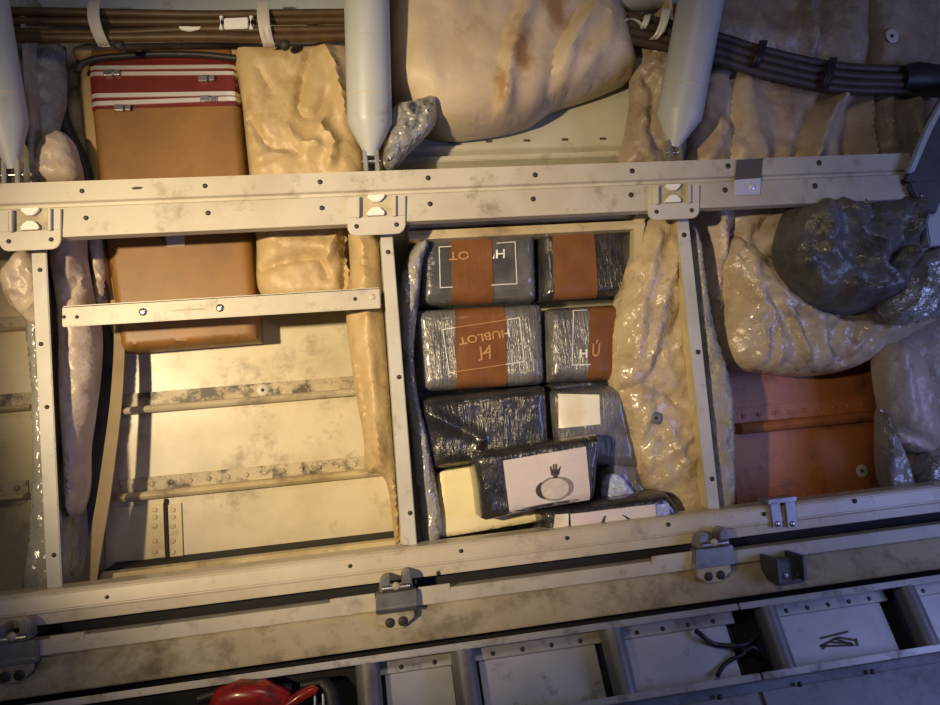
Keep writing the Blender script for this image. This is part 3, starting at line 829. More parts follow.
# ------------------------------------------------------------------ STRUTS
def strut(label, top, wt, kink, bot, wb, r_px, tip_px):
    """top, kink, bot: axis pixels; the tube narrows from the kink to the clevis"""
    a = P(*top, wt); c = P(*bot, wb)
    t = (kink[1] - top[1]) / (bot[1] - top[1]); wk = wt + (wb - wt) * t
    b = P(*kink, wk); r = r_px * S(*kink, wk)
    b = a + (c - a) * ((b - a).dot(c - a) / (c - a).length_squared)
    root = thing('strut', label, 'strut', c, 'tapered grey struts above the upper rail')
    d = (c - a).normalized()
    mb = MB(); mb.tube([a, b - d * .002, b, ], [r, r, r * .99], 28); mb.build('tube', 'strut_paint', root, smooth=True)
    e = c - d * .02
    mb = MB(); mb.tube([b - d * .0005, b + d * .004, b + (e - b) * .9, e], [r * 1.0, r * .985, tip_px * S(*bot, wb) * 1.15, tip_px * S(*bot, wb)], 28); mb.build('cone', 'strut_paint', root, smooth=True)
    m2 = a + (b - a) * .86
    mb = MB(); mb.tube([m2 - d * .0012, m2 + d * .0012], r * 1.012, 28); mb.build('joint_ring', 'rail_paint', root, smooth=True)
    for sx in (-1, 1):
        mb = MB(); x = e.x + sx * .0085
        mb.box(x - .003, x + .003, e.y - .009, e.y + .009, c.z - .006, e.z + .012); mb.build('clevis_arm', 'dull_steel', root, bevel=.001)
    mb = MB(); mb.tube([e + Vector((-.014, 0, -.008)), e + Vector((.014, 0, -.008))], .0035, 10); mb.build('pin', 'steel', root, smooth=True)


strut('grey tapered strut standing on the rail above the middle bracket', (365, -60), -.05, (368, 122), (371, 170), .0, 22.5, 6)
strut('grey tapered strut at the right, leaning over the shiny blanket post', (712, -60), -.05, (683, 116), (671, 160), .0, 21, 6)
strut('grey tapered strut cut off by the left border', (-25, -60), -.05, (4, 122), (15, 184), .0, 23, 6)

# ------------------------------------------------------------------ BROWN DUCT
DW = .1
duct_out = [(89, 50), (236, 46), (240, 80), (245, 150), (252, 225), (258, 300), (260, 341), (122, 352), (115, 300), (105, 228), (97, 150), (92, 100)]
root = thing('air_duct', 'tall brown flat duct with a red taped collar, behind the rails at the left', 'duct', P(190, 350, DW))
dsoft = Soft(duct_out, DW, .014, 9, 4, smooth=False, thick=.045)
dsoft.build('duct_body', 'kraft_duct', root)
decal('red_collar', 'red_tape', [(94, 113), (242.5, 109), (238.5, 61), (91, 64)], dsoft, .0012, 30, 6, root)
for ya, yb, h, bx in ((72.5, 71, 3.6, 103), (78.5, 77.5, 3.6, 198), (100, 97.5, 4, 200), (108, 102.5, 4.2, 114)):
    xl = 92.5 + (ya - 70) * .07; xr = 239.5 + (yb - 70) * .07
    b = decal('hose_clamp', 'steel_band', [(xl, ya + h / 2), (xr, yb + h / 2), (xr, yb - h / 2), (xl, ya - h / 2)], dsoft, .003, 30, 1, root)
    yy = ya + (yb - ya) * (bx - xl) / (xr - xl)
    mb = MB()
    w_ = dsoft.at(bx + 8, yy) - .006
    mb.prism([(bx, yy - 3.2), (bx + 9, yy - 3.4), (bx + 9, yy + 2.8), (bx, yy + 3)], w_ - .002, w_ + .005); mb.prism([(bx + 10.5, yy - 2.6), (bx + 16, yy - 2.8), (bx + 16, yy + 2.2), (bx + 10.5, yy + 2.4)], w_ - .003, w_ + .005)
    bo = mb.build('buckle', 'steel', b, bevel=.0008)
decal('sticker', 'sticker_grey', [(169, 249), (187, 248), (185, 225), (167, 226)], dsoft, .001, 3, 3, root)
decal('sticker_mark', 'grime', [(163.5, 243), (167, 243), (166, 228), (162.5, 228)], dsoft, .001, 1, 3, root)
sd = Soft([(76, 60), (94, 56), (100, 120), (106, 200), (120, 305), (120, 330), (112, 332), (100, 280), (92, 200), (84, 130)], .115, .006, 8, 4, smooth=False, thick=.03)
sd.build('side_flange', 'tan_edge', root)
ln = Soft([(84, 44), (236, 40), (238, 60), (160, 54), (100, 60), (84, 64)], .1, .012, 10, 4, thick=.04); ln.build('top_collar', 'tan_edge', root)
mb = MB(); path = catmull([(78, 72), (82, 64), (98, 58.5), (130, 55.5), (165, 54), (205, 55), (238, 58.5)], 5, False)
mb.tube([P(x, y, .08) for x, y in path], .0052, 10); mb.build('gasket_cord', 'black_rubber', root, smooth=True)

# dark rubber edge strip left of the duct
mb = MB(); path = catmull([(60, 48), (61, 80), (61, 108), (68, 130), (80, 155), (88, 182), (94, 235), (104, 300)], 6, False)
mb.tube([P(x, y, .1) for x, y in path], .009, 10)
tag(mb.build('rubber_strip', 'black_rubber', smooth=True), 'black rubber strip winding down beside the brown duct', 'strip')
# tan belt hanging below the duct
path = catmull([(119, 325), (119, 352), (116, 400), (110, 450), (103, 500), (95, 545), (88, 588)], 8, False)
mb = MB(); n_ = len(path); vs = []
for i, (x, y) in enumerate(path):
    w_ = .1 - .05 * i / n_; hw = 5.2 + 2.4 * i / n_
    a = P(x - hw, y, w_); b = P(x + hw, y, w_ - .003)
    vs += [a, b, b + Vector((0, .004, 0)), a + Vector((0, .004, 0))]
fs = []
for i in range(n_ - 1):
    for j in range(4):
        fs.append((4 * i + j, 4 * i + (j + 1) % 4, 4 * i + 4 + (j + 1) % 4, 4 * i + 4 + j))
fs += [(0, 1, 2, 3), (4 * n_ - 1, 4 * n_ - 2, 4 * n_ - 3, 4 * n_ - 4)]
mb.add(vs, fs); tag(mb.build('belt', 'tan_belt', smooth=True), 'long tan belt hanging from the duct down to the lower rail', 'belt')

# ------------------------------------------------------------------ CABLES
def cable(label, pts, w, r_px, m, group):
    path = catmull(pts, 10, False)
    mb = MB(); mb.tube([P(x, y, w + .003 * math.sin(i * .23 + r_px)) for i, (x, y) in enumerate(path)], r_px * S(*pts[0], w), 12)
    return tag(mb.build('cable', m, smooth=True), label, 'cable', group)


G = 'brown cables along the top left'
cable('brown cable, topmost of the bundle over the duct', [(-20, 11), (98, 13), (200, 15), (265, 14), (360, 13)], .03, 5.2, 'brown_cable', G)
cable('brown cable, second down in the bundle over the duct', [(-20, 21), (98, 22), (200, 22), (265, 21), (360, 20)], .034, 4.6, 'brown_cable', G)
cable('brown cable, third down in the bundle over the duct', [(-20, 31), (98, 33), (200, 29), (265, 30), (360, 29)], .028, 4.4, 'brown_cable', G)
cable('brown cable, lowest of the bundle over the duct', [(-20, 37), (98, 38), (200, 37), (265, 38), (360, 36)], .026, 5.6, 'brown_cable', G)
G = 'dark cables along the top right'
cable('dark cable, upper edge of the bundle at the top right', [(628, 16), (660, 22), (720, 37), (762, 50), (830, 65), (885, 69), (945, 70)], .022, 4.2, 'dark_cable', G)
cable('dark cable, second in the bundle at the top right', [(628, 24), (660, 30), (720, 45), (762, 58), (830, 73), (885, 77), (945, 78)], .018, 4.1, 'dark_cable', G)
cable('dark cable, third in the bundle at the top right', [(628, 32), (660, 38), (720, 53), (762, 66), (830, 81), (885, 84), (945, 86)], .02, 4.1, 'dark_cable', G)
cable('dark cable, lower edge of the bundle at the top right', [(628, 40), (660, 46), (720, 61), (762, 74), (830, 88), (885, 91), (945, 94)], .024, 4, 'dark_cable', G)


def clamp(label, pts, w, h_px, m='white_plastic', bolt=None, group=None, depth=.02):
    """a bowed band round the cables; pts: pixels from its top to its bottom"""
    path = catmull(pts, 3, False); n_ = len(path)
    root = thing('cable_clamp', label, 'clamp', P(*pts[-1], w), group)
    mb = MB(); vs = []
    for i, (x, y) in enumerate(path):
        t = i / (n_ - 1); ww = w - depth * math.sin(math.pi * t) ** .6
        for a, b in ((-h_px, 0), (-h_px * .5, -.0016), (0, 0), (h_px * .5, -.0016), (h_px, 0)):
            vs.append(P(x + a, y, ww + b))
        for a in (h_px, -h_px): vs.append(P(x + a, y, ww) + Vector((0, .003, 0)))
    fs = []
    for i in range(n_ - 1):
        for j in range(7): fs.append((7 * i + j, 7 * i + (j + 1) % 7, 7 * i + 7 + (j + 1) % 7, 7 * i + 7 + j))
    fs += [tuple(range(7)), tuple(range(7 * n_ - 1, 7 * n_ - 8, -1))]
    mb.add(vs, fs); mb.build('band', m, root, smooth=True)
    if bolt:
        mb = MB(); mb.dome(P(*bolt, w - .002), .008, .01, 10); mb.build('bolt', 'dark_bolt', root, smooth=True)


GC = 'pale clamps holding the cable bundles'
clamp('pale clamp round the cables at the left, above the duct', [(95, -2), (93, 12), (96, 28), (104, 46)], .03, 6, 'bracket_paint', (120, 47), GC)
clamp('pale clamp round the cables at the top, left of the middle strut', [(263, -2), (263, 14), (265, 30), (269, 46)], .03, 6, 'bracket_paint', (285, 46), GC)
clamp('white clamp round the dark cables, beside the right strut', [(667, 8), (664, 22), (659, 34), (652, 40)], .02, 4, 'white_plastic', None, GC, .024)
clamp('thin white clamp holding the dark cables against the blanket edge', [(648, 14), (646, 22), (643, 30)], .02, 3, 'white_plastic', None, GC, .02)
clamp('thin white strap curling over the dark cables', [(622, 22), (632, 18), (642, 24), (643, 30)], .02, 1.6, 'white_plastic', None, GC, .02)

root = thing('cable_tag', 'small white tag clipped on the brown cables', 'tag', P(236, 22, .02))
mb = MB(); mb.prism([(224, 18), (248, 17), (248, 28), (224, 29)], .018, .021); mb.build('plate', 'white_plastic', root, bevel=.001)
for x in (219, 249):
    mb = MB(); mb.prism([(x, 15.5), (x + 4, 15.5), (x + 4, 20), (x + 2, 22), (x + 4, 24), (x + 4, 29), (x, 29), (x + 1.5, 22)], .017, .022); mb.build('end_clip', 'white_plastic', root, bevel=.0006)
mb = MB(); mb.prism([(178, 26), (202, 26), (200, 29), (190, 30.5), (181, 29.5)], .022, .03); tag(mb.build('cable_sleeve', 'white_plastic', bevel=.001), 'sliver of white sleeve between the brown cables', 'sleeve')
GT = 'black ties round the dark cable bundle'
for label, a, b in (('black tie round the dark cables, nearest the right strut', (764, 41), (754, 68)), ('black tie round the dark cables, middle of the bundle', (834, 58), (824, 90))):
    clamp(label, [(a[0], a[1] - 1), ((a[0] + b[0]) / 2 + 1, (a[1] + b[1]) / 2), (b[0], b[1])], .026, 4, 'black_rubber', None, GT, .022)
mb = MB(); mb.tube([P(900, 79, .02), P(914, 79, .02), P(930, 80, .02), P(960, 82, .02)], [.022, .029, .027, .027], 14)
tag(mb.build('cable_boot', 'black_rubber', smooth=True), 'black rubber boot where the dark cables enter at the right border', 'boot')

# ------------------------------------------------------------------ INSULATION BLANKETS
GB = 'insulation blankets hung between the frames'
def blanket(name, label, m, outline, w, bulge, R, folds=(), nz=((.006, 26, 60, 1.6, 'ridge'), (.002, 10, 20, 1.3, 'n')), step=4.5, thick=.012, slope=(0, 0), cat='blanket', group=GB, pw=.5):
    sft = Soft(outline, w, bulge, R, step, folds, nz, thick, True, slope, pw)
    o = sft.build(name, m); tag(o, label, cat, group)
    return sft


V = 'crease'
blanket('insulation_blanket', 'grey shadowed blanket between the left strut and the rubber strip', 'grey_blanket', [(14, 46), (40, 44), (62, 46), (64, 100), (58, 130), (44, 160), (32, 186), (14, 186), (18, 110)], .085, .02, 26, nz=((.004, 30, 80, 2, 'ridge'),))
blanket('insulation_blanket', 'small crumpled tan blanket knob just above the rail by the left bracket', 'pink_blanket', [(42, 142), (56, 131), (68, 136), (76, 152), (79, 184), (37, 186), (36, 164)], .06, .03, 16, nz=((.008, 16, 30, 1.2, 'ridge'), (.003, 8, 70, 1, 'n')), step=3.5)
blanket('insulation_blanket', 'tan blanket lump left of the left post', 'pink_blanket', [(2, 276), (11, 262), (22, 250), (36, 248), (46, 290), (48, 322), (34, 326), (22, 316), (8, 302)], .035, .03, 16, nz=((.009, 20, 70, 1.5, 'ridge'), (.003, 9, 20, 1, 'n')), step=3.5)
blanket('insulation_blanket', 'narrow greyish film edge running down the left side of the left post', 'clear_liner', [(26, 312), (44, 305), (52, 400), (58, 500), (60, 592), (24, 594), (30, 530), (33, 450), (31, 380)], .05, .02, 12, nz=((.005, 14, 85, 3, 'ridge'), (.002, 7, 80, 2, 'n')), step=3.5)
blanket('insulation_blanket', 'long pinkish blanket hanging between the left post and the tan belt', 'pink_blanket', [(52, 256), (64, 240), (82, 226), (86, 262), (93, 300), (100, 332), (99, 372), (93, 420), (89, 450), (88, 490), (80, 514), (69, 511), (65, 450), (61, 390), (61, 330), (57, 295)], .07, .038, 18,
        folds=[([(78, 300), (86, 260), (84, 235)], -.012, 4), ([(66, 320), (72, 400), (74, 500)], .006, 6)], nz=((.005, 20, 80, 2.2, 'ridge'), (.002, 8, 10, 1, 'n')), step=3.5)
blanket('insulation_blanket', 'narrow pale blanket fold squeezed against the duct side', 'pink_blanket', [(86, 222), (100, 222), (106, 262), (107, 300), (96, 306), (91, 270)], .1, .015, 8, step=3.5)
tan_ = blanket('insulation_blanket', 'tan crumpled blanket right of the brown duct, passing behind the rail', 'tan_blanket',
        [(237, 48), (275, 46), (318, 44), (346, 42), (358, 80), (362, 130), (364, 180), (356, 222), (349, 250), (349, 298), (266, 299), (256, 240), (249, 170), (243, 110)], .085, .03, 22,
        folds=[([(310, 62), (303, 90), (300, 118), (316, 122), (326, 100)], -.009, 4), ([(322, 48), (336, 80), (345, 120)], .013, 5), ([(322, 135), (334, 150), (330, 170)], .012, 5), ([(315, 150), (328, 118)], .007, 5),
               ([(250, 62), (262, 80), (274, 102)], -.006, 3, V), ([(252, 122), (270, 150), (300, 158)], -.01, 4), ([(256, 168), (290, 158), (325, 156)], .008, 6), ([(290, 135), (300, 148), (318, 152)], .008, 4),
               ([(262, 272), (290, 264), (318, 262), (328, 280)], -.012, 4), ([(345, 218), (344, 290)], -.012, 3), ([(258, 232), (290, 248), (325, 250)], .007, 7), ([(336, 240), (328, 262)], .008, 4)],
        nz=((.005, 34, 65, 1.7, 'ridge'), (.002, 12, 20, 1.4, 'n')), step=4)
blanket('insulation_blanket', 'yellowed blanket edge along the left side of the middle post', 'tan_blanket', [(350, 226), (376, 228), (383, 300), (391, 400), (399, 500), (401, 547), (396, 547), (389, 492), (380, 474), (366, 471), (364, 440), (357, 400), (350, 352), (346, 310), (350, 270)], .05, .025, 18,
        folds=[([(366, 310), (372, 380), (376, 440), (382, 470)], .008, 6), ([(356, 360), (366, 420), (370, 460)], -.01, 3.5), ([(360, 245), (364, 285)], .008, 5)], nz=((.004, 22, 80, 2.4, 'ridge'), (.002, 9, 20, 1, 'n')), step=4)
blanket('insulation_blanket', 'large stained cream blanket bulging at the top between the two struts', 'cream_blanket',
        [(394, -40), (391, 0), (389, 40), (391, 84), (400, 106), (420, 125), (447, 135), (490, 132), (529, 123), (556, 106), (590, 95), (622, 82), (632, 74), (629, 50), (622, 22), (612, 6), (600, -40)], .07, .075, 36,
        folds=[([(524, 10), (512, 40), (499, 80), (497, 126)], .016, 8), ([(507, 30), (492, 75), (488, 128)], -.010, 5, V), ([(541, 106), (546, 60), (575, 20)], -.010, 4, V), ([(552, 104), (560, 60), (582, 30)], .01, 6), ([(560, 104), (590, 60), (592, 10)], .008, 7), ([(587, -10), (590, 30), (586, 70)], -.008, 4, V), ([(470, 5), (474, 35)], .004, 5), ([(400, 20), (396, 60), (402, 95)], .008, 8)],
        nz=((.006, 60, 70, 1.8, 'ridge'), (.0025, 22, 30, 1.5, 'n')), step=5, thick=.03, slope=(0, 0))
blanket('film_scrap', 'crumpled silvery film scrap hanging right of the middle strut', 'silver_film', [(393, 108), (412, 101), (434, 97), (437, 118), (427, 134), (408, 153), (394, 168), (381, 168), (385, 140)], .01, .02, 14, nz=((.012, 18, 120, 1.8, 'ridge'), (.005, 8, 60, 1, 'ridge')), step=3, cat='film', group=None)
# stains on the cream blanket
blanket('insulation_blanket', 'brown grey blanket piece behind the right strut, below the white clamp', 'brown_grey_blanket', [(630, 48), (642, 30), (690, 34), (686, 100), (680, 168), (624, 170), (627, 130), (632, 95)], .07, .03, 22,
        folds=[([(640, 80), (650, 100), (645, 130), (655, 150)], -.014, 5), ([(645, 60), (668, 66)], .008, 3), ([(645, 70), (668, 76)], .008, 3), ([(628, 118), (642, 128)], .012, 5)], nz=((.007, 20, 50, 1.5, 'ridge'), (.003, 9, 20, 1, 'n')), step=3.5)
mb = MB(); mb.tube([P(575, -12, .06), P(605, -3, .05), P(640, -3, .05), P(700, -16, .06)], [.022, .024, .024, .022], 20)
tag(mb.build('grey_pipe', 'strut_paint', smooth=True), 'grey pipe end at the top border, above the white clamps', 'pipe')
blanket('insulation_blanket', 'wide brownish blanket filling the top right behind the dark cables', 'brown_grey_blanket',
        [(690, -40), (790, -42), (880, -40), (1120, -40), (1120, 60), (1110, 170), (860, 176), (760, 178), (680, 178), (684, 100)], .095, .022, 30,
        folds=[([(728, 62), (727, 150)], -.012, 3, V), ([(738, 110), (755, 150)], .012, 10), ([(803, 55), (797, 25), (808, -12)], .024, 8), ([(815, 55), (812, 20), (826, -10)], -.02, 9), ([(845, 55), (850, 10)], .016, 14), ([(835, 90), (818, 125), (806, 150)], .016, 8), ([(845, 95), (838, 150)], -.012, 7), ([(868, 90), (866, 150)], .012, 6), ([(712, 30), (760, 40), (805, 45)], .012, 12), ([(695, 120), (715, 135), (700, 160)], .01, 8), ([(780, 85), (780, 130)], .008, 14)],
        nz=((.009, 46, 75, 1.8, 'ridge'), (.003, 15, 30, 1.2, 'n')), step=5)
pal = blanket('insulation_blanket', 'draped tan blanket below the dark cables, above the foil tape patch', 'drape_blanket', [(694, 84), (722, 66), (760, 78), (800, 88), (840, 94), (868, 96), (872, 130), (872, 174), (780, 178), (690, 178), (682, 150), (688, 115)], .065, .022, 26,
        folds=[([(728, 76), (727, 165)], -.014, 3, V), ([(740, 84), (744, 125), (760, 168)], .012, 8), ([(765, 95), (775, 120), (770, 165)], -.010, 9), ([(836, 98), (815, 125), (803, 165)], .028, 8), ([(822, 96), (800, 128), (792, 165)], -.014, 7), ([(848, 98), (842, 165)], -.022, 8), ([(866, 100), (864, 165)], .016, 6), ([(700, 100), (712, 140), (700, 165)], .012, 7), ([(716, 130), (740, 160)], .008, 5)], nz=((.006, 34, 70, 1.8, 'ridge'), (.002, 13, 20, 1, 'n')), step=4)
wb = blanket('insulation_blanket', 'brown blanket strip with a round button, at the far top right', 'brown_grey_blanket', [(872, -30), (905, -32), (932, -20), (936, 40), (926, 70), (930, 110), (918, 168), (874, 170), (870, 100), (874, 50)], .055, .022, 16,
        folds=[([(880, 80), (884, 150)], .008, 5), ([(905, 95), (916, 140)], .012, 6), ([(892, 40), (890, 70)], -.006, 4)], nz=((.006, 24, 80, 1.8, 'ridge'), (.002, 10, 20, 1, 'n')), step=4)
washer(892, 36, wb.at(892, 36) - .0005, 6.4, 'round pale button pinned on the brown blanket strip')

sh = blanket('insulation_blanket', 'shiny tan blanket pulled aside right of the packages, with a grey button', 'shiny_blanket',
        [(640, 226), (656, 214), (668, 216), (676, 236), (683, 300), (691, 380), (698, 450), (704, 514), (674, 515), (668, 497), (650, 491), (640, 483), (632, 452), (621, 412), (611, 386), (609, 350), (614, 310), (625, 270), (633, 246)], .055, .035, 26,
        folds=[([(611, 394), (632, 386), (650, 388), (672, 406)], -.012, 4.5), ([(650, 240), (636, 300), (628, 360)], .009, 6), ([(676, 240), (656, 300), (640, 370)], .008, 5), ([(680, 300), (660, 340), (640, 380)], -.008, 5), ([(670, 250), (664, 275), (672, 300)], .006, 4),
               ([(656, 420), (640, 470)], .006, 4), ([(656, 420), (648, 470), (665, 490)], -.006, 4), ([(656, 420), (676, 460), (690, 450)], .007, 5), ([(640, 410), (634, 440)], .005, 4), ([(690, 430), (670, 445), (650, 460)], .006, 4), ([(668, 222), (690, 250)], .008, 5)],
        nz=((.008, 26, 115, 2.2, 'ridge'), (.0035, 10, 100, 1.6, 'ridge')), step=3.4)
washer(656, 418, sh.at(656, 418) - .0005, 6, 'grey button pinned on the shiny tan blanket', 'roller_grey')
blanket('insulation_blanket', 'greyish film edge hugging the right side of the post by the packages', 'grey_blanket', [(688, 226), (700, 240), (707, 290), (716, 336), (727, 370), (733, 402), (734, 450), (733, 506), (712, 510), (704, 430), (696, 330)], .03, .018, 14, nz=((.006, 15, 80, 2.5, 'ridge'), (.003, 8, 60, 1.4, 'ridge')), step=3.4)
blanket('insulation_blanket', 'diagonal pinkish blanket sweeping down from the rail to the post, left of the dark bag', 'pink_blanket', [(694, 196), (730, 192), (770, 190), (822, 188), (806, 222), (786, 252), (766, 286), (754, 322), (736, 350), (718, 340), (712, 300), (702, 250)], .085, .03, 24,
        folds=[([(732, 210), (726, 250), (722, 320)], -.02, 6), ([(800, 205), (770, 240), (738, 268)], .012, 7), ([(775, 205), (745, 240)], -.008, 4), ([(712, 215), (715, 260)], .012, 6), ([(735, 250), (740, 290), (730, 320)], .01, 6)], nz=((.008, 26, 130, 2, 'ridge'), (.003, 10, 100, 1.3, 'ridge')), step=3.6)
blanket('insulation_blanket', 'dark brown blanket filling the back of the bay behind the bag', 'brown_grey_blanket', [(700, 190), (800, 186), (1110, 176), (1120, 300), (1100, 350), (850, 350), (740, 350), (712, 300)], .135, .01, 24, step=7)
bag = blanket('plastic_bag', 'large sooty plastic bag bulging below the rail at the right', 'dark_bag', [(780, 228), (792, 206), (812, 198), (850, 195), (890, 195), (910, 204), (914, 232), (908, 262), (890, 298), (852, 314), (815, 306), (788, 284), (776, 256)], .015, .055, 40,
        folds=[([(810, 200), (806, 250), (830, 290)], .014, 8), ([(898, 200), (894, 230), (888, 250), (905, 262)], .02, 7), ([(874, 266), (892, 248)], -.03, 6), ([(826, 215), (850, 245), (870, 255)], .016, 8), ([(790, 270), (830, 296), (880, 290)], .016, 7), ([(860, 205), (846, 235)], -.012, 7), ([(800, 240), (835, 262)], -.012, 8)], nz=((.02, 34, 60, 1.4, 'ridge'), (.007, 15, 20, 1.2, 'ridge')), step=4, cat='bag', group=None)
blanket('insulation_blanket', 'pale cream shiny blanket hanging in a crinkled sling under the dark bag', 'shiny_blanket',
        [(716, 262), (730, 236), (752, 250), (778, 264), (796, 288), (836, 304), (886, 308), (940, 296), (952, 316), (926, 326), (892, 345), (852, 368), (810, 376), (764, 373), (728, 364), (718, 336), (722, 300)], .078, .05, 30,
        folds=[([(742, 300), (760, 330), (764, 368)], .010, 5), ([(766, 308), (785, 345), (790, 358)], .012, 4.5), ([(800, 325), (812, 360)], .009, 5), ([(750, 288), (800, 318), (860, 332), (900, 325)], .012, 6), ([(825, 318), (810, 345), (830, 362)], -.010, 5), ([(850, 320), (836, 350)], .01, 5), ([(778, 275), (800, 305), (850, 322)], -.014, 5), ([(872, 318), (850, 352)], .008, 4), ([(735, 275), (745, 320), (748, 360)], .008, 7)],
        nz=((.011, 26, 75, 2, 'ridge'), (.004, 11, 40, 1.5, 'ridge')), step=3.6)
blanket('film_scrap', 'bluish clear film bunched against the right border', 'silver_film', [(880, 310), (892, 290), (906, 268), (926, 252), (962, 240), (965, 312), (930, 318), (900, 324)], -.01, .03, 22, nz=((.014, 22, 140, 1.7, 'ridge'), (.005, 10, 100, 1.3, 'ridge')), step=3.6, cat='film', group=None)
blanket('insulation_blanket', 'dark tan blanket in the far right corner above the lower rail', 'brown_grey_blanket', [(900, 330), (1110, 305), (1110, 500), (906, 492), (910, 420)], .07, .02, 20, step=5)
blanket('insulation_blanket', 'whitish dirty blanket pillow at the right, beside the orange skin', 'pink_blanket', [(876, 350), (894, 342), (910, 348), (924, 370), (932, 405), (936, 440), (928, 454), (906, 450), (890, 438), (880, 400)], .05, .035, 20, folds=[([(890, 350), (898, 420)], .006, 6), ([(885, 430), (910, 438), (932, 450)], -.012, 5)], nz=((.004, 26, 80, 1.8, 'ridge'), (.002, 10, 20, 1, 'n')), step=3.6)
blanket('film_scrap', 'crumpled clear film hanging over the lower rail at the right', 'clear_liner', [(880, 410), (892, 432), (902, 452), (912, 486), (898, 490), (888, 492), (880, 470)], .035, .02, 10, nz=((.008, 12, 80, 2.2, 'ridge'), (.003, 7, 60, 1, 'ridge')), step=3, cat='film', group=None)
blanket('film_scrap', 'small pale film lump behind the lower rail, in the right corner', 'silver_film', [(922, 458), (940, 450), (962, 454), (962, 488), (934, 490), (920, 482)], .03, .025, 12, nz=((.01, 14, 40, 1.3, 'ridge'),), step=3, cat='film', group=None)

# far right structure
root = thing('end_frame', 'dark metal frame piece against the right border, where the upper rail ends', 'frame', P(930, 200, -.03))
mb = MB(); mb.prism([(905, 180), (912, 160), (928, 120), (946, 88), (985, 80), (985, 178), (930, 186)], -.04, -.033); mb.build('gusset', 'soot_metal', root, bevel=.002)
mb = MB(); mb.prism([(908, 172), (926, 128), (946, 92), (948, 100), (932, 132), (915, 172)], -.05, -.04); mb.build('edge_bead', 'strut_paint', root, bevel=.002)
mb = MB(); mb.prism([(910, 182), (942, 180), (945, 192), (936, 214), (922, 208), (912, 190)], -.045, -.036); mb.build('lug', 'soot_metal', root, bevel=.002)
mb = MB(); mb.prism([(922, 190), (942, 188), (952, 244), (930, 246)], -.034, -.01); mb.build('leg', 'strut_paint', root, bevel=.002)
bolts(root, [(923, 196)], -.046, 2.6, 'steel')

# ------------------------------------------------------------------ PACKAGES
GP = 'film-wrapped packages stacked in the bay'
def pack(name, label, quad, w, m, bulge=.02, R=12, depth=.085, nz=((.0035, 26, 80, 2.2, 'n'), (.0016, 10, 85, 3, 'ridge')), folds=(), step=3, group=GP, cat='package', slope=(0, 0)):
    """quad: the front's outline, from top left clockwise"""
    root = thing(name, label, cat, P((quad[3][0] + quad[2][0]) / 2, (quad[3][1] + quad[2][1]) / 2, w), group)
    # rounded corners
    out = []
    q = [np.array(a, float) for a in quad]; k = len(q)
    for i in range(k):
        a, b, c = q[i - 1], q[i], q[(i + 1) % k]
        d0 = (a - b) / np.linalg.norm(a - b); d1 = (c - b) / np.linalg.norm(c - b)
        for t in (0, .5, 1):
            out.append(b + d0 * 5 * (1 - t) ** 2 + d1 * 5 * t ** 2)
    sft = Soft([tuple(a) for a in out], w, bulge, R, step, folds, nz, depth, False, slope)
    sft.build('film_wrap', m, root)
    return root, sft


def tape(root, sft, q, name='tape_band'):
    return decal(name, 'brown_tape', q, sft, .0014, 12, 24, root)


PW = .075
# top row
r1, s1 = pack('wrapped_package', 'black wrapped package with brown tape and white print, top left of the stack', [(418, 237), (534, 233), (536, 303), (420, 306)], PW, 'cross_wrap', nz=((.003, 26, 0, 2.2, 'n'), (.0022, 9, -6, 5, 'ridge')))
tape(r1, s1, [(450, 305.5), (491, 304.5), (489, 233.5), (449, 235)])
on = lambda lo, hi: (lambda p: lo <= p[0] <= hi)
offb = lambda lo, hi: (lambda p: p[0] < lo or p[0] > hi)
for lo, hi in ((0, 449), (491, 999)):
    lines_on('printed_frame', 'print_white', [(438.5, 290), (514, 286), (512, 245), (437.5, 250)], s1, .9, r1, split=on(lo, hi))
text_on('lettering', 'HUBLOT', 'print_white', [(502, 252), (447, 255), (447, 263.5), (502, 261)], s1, r1, keep=lambda p: p[0] > 491)
text_on('taped_lettering', 'HUBLOT', 'print_on_tape', [(502, 252), (447, 255), (447, 263.5), (502, 261)], s1, r1, .003, keep=lambda p: p[0] < 466)
r2, s2 = pack('wrapped_package', 'black wrapped package with wide brown tape and no print, top right of the stack', [(538, 233), (640, 226), (640, 298), (539, 303)], PW, 'black_wrap')
tape(r2, s2, [(551, 301.5), (594, 299), (590, 230.5), (549, 233)])
# second row
r3, s3 = pack('wrapped_package', 'grey wrapped package with tilted white print under brown tape, second row at the left', [(415, 311), (541, 304), (544, 384), (421, 392)], PW - .006, 'grey_wrap')
tape(r3, s3, [(455, 389.5), (505, 386), (502, 306.5), (453, 309)])
fr = [(447.5, 373.5), (521, 362.5), (516.5, 319.5), (441, 331)]
for lo, hi in ((0, 453), (504, 999)):
    lines_on('printed_frame', 'print_white', fr, s3, .9, r3, split=on(lo, hi))
lines_on('taped_frame', 'print_on_tape', fr, s3, .8, r3, .003, split=on(453, 504))
lq = [(506, 330), (456, 339), (457.5, 346.5), (507.5, 338)]
text_on('lettering', 'HUBLOT', 'print_white', lq, s3, r3, keep=lambda p: p[0] > 503.5)
text_on('taped_lettering', 'HUBLOT', 'print_on_tape', lq, s3, r3, .003, keep=lambda p: p[0] < 503.5)
mb = MB()
for a, b in (((478, 348), (479.5, 361)), ((487, 346), (487.5, 360)), ((479, 355), (487.5, 353)), ((487, 347), (482, 354)), ((479, 360), (476, 362))):
    a, b = np.array(a, float), np.array(b, float); d = (b - a) / np.linalg.norm(b - a); nn = np.array([-d[1], d[0]]) * .9
    mb.add(onto(s3, [a - nn, b - nn, b + nn, a + nn], .003), [(0, 1, 2, 3)])
mb.build('taped_monogram', 'print_on_tape', r3)
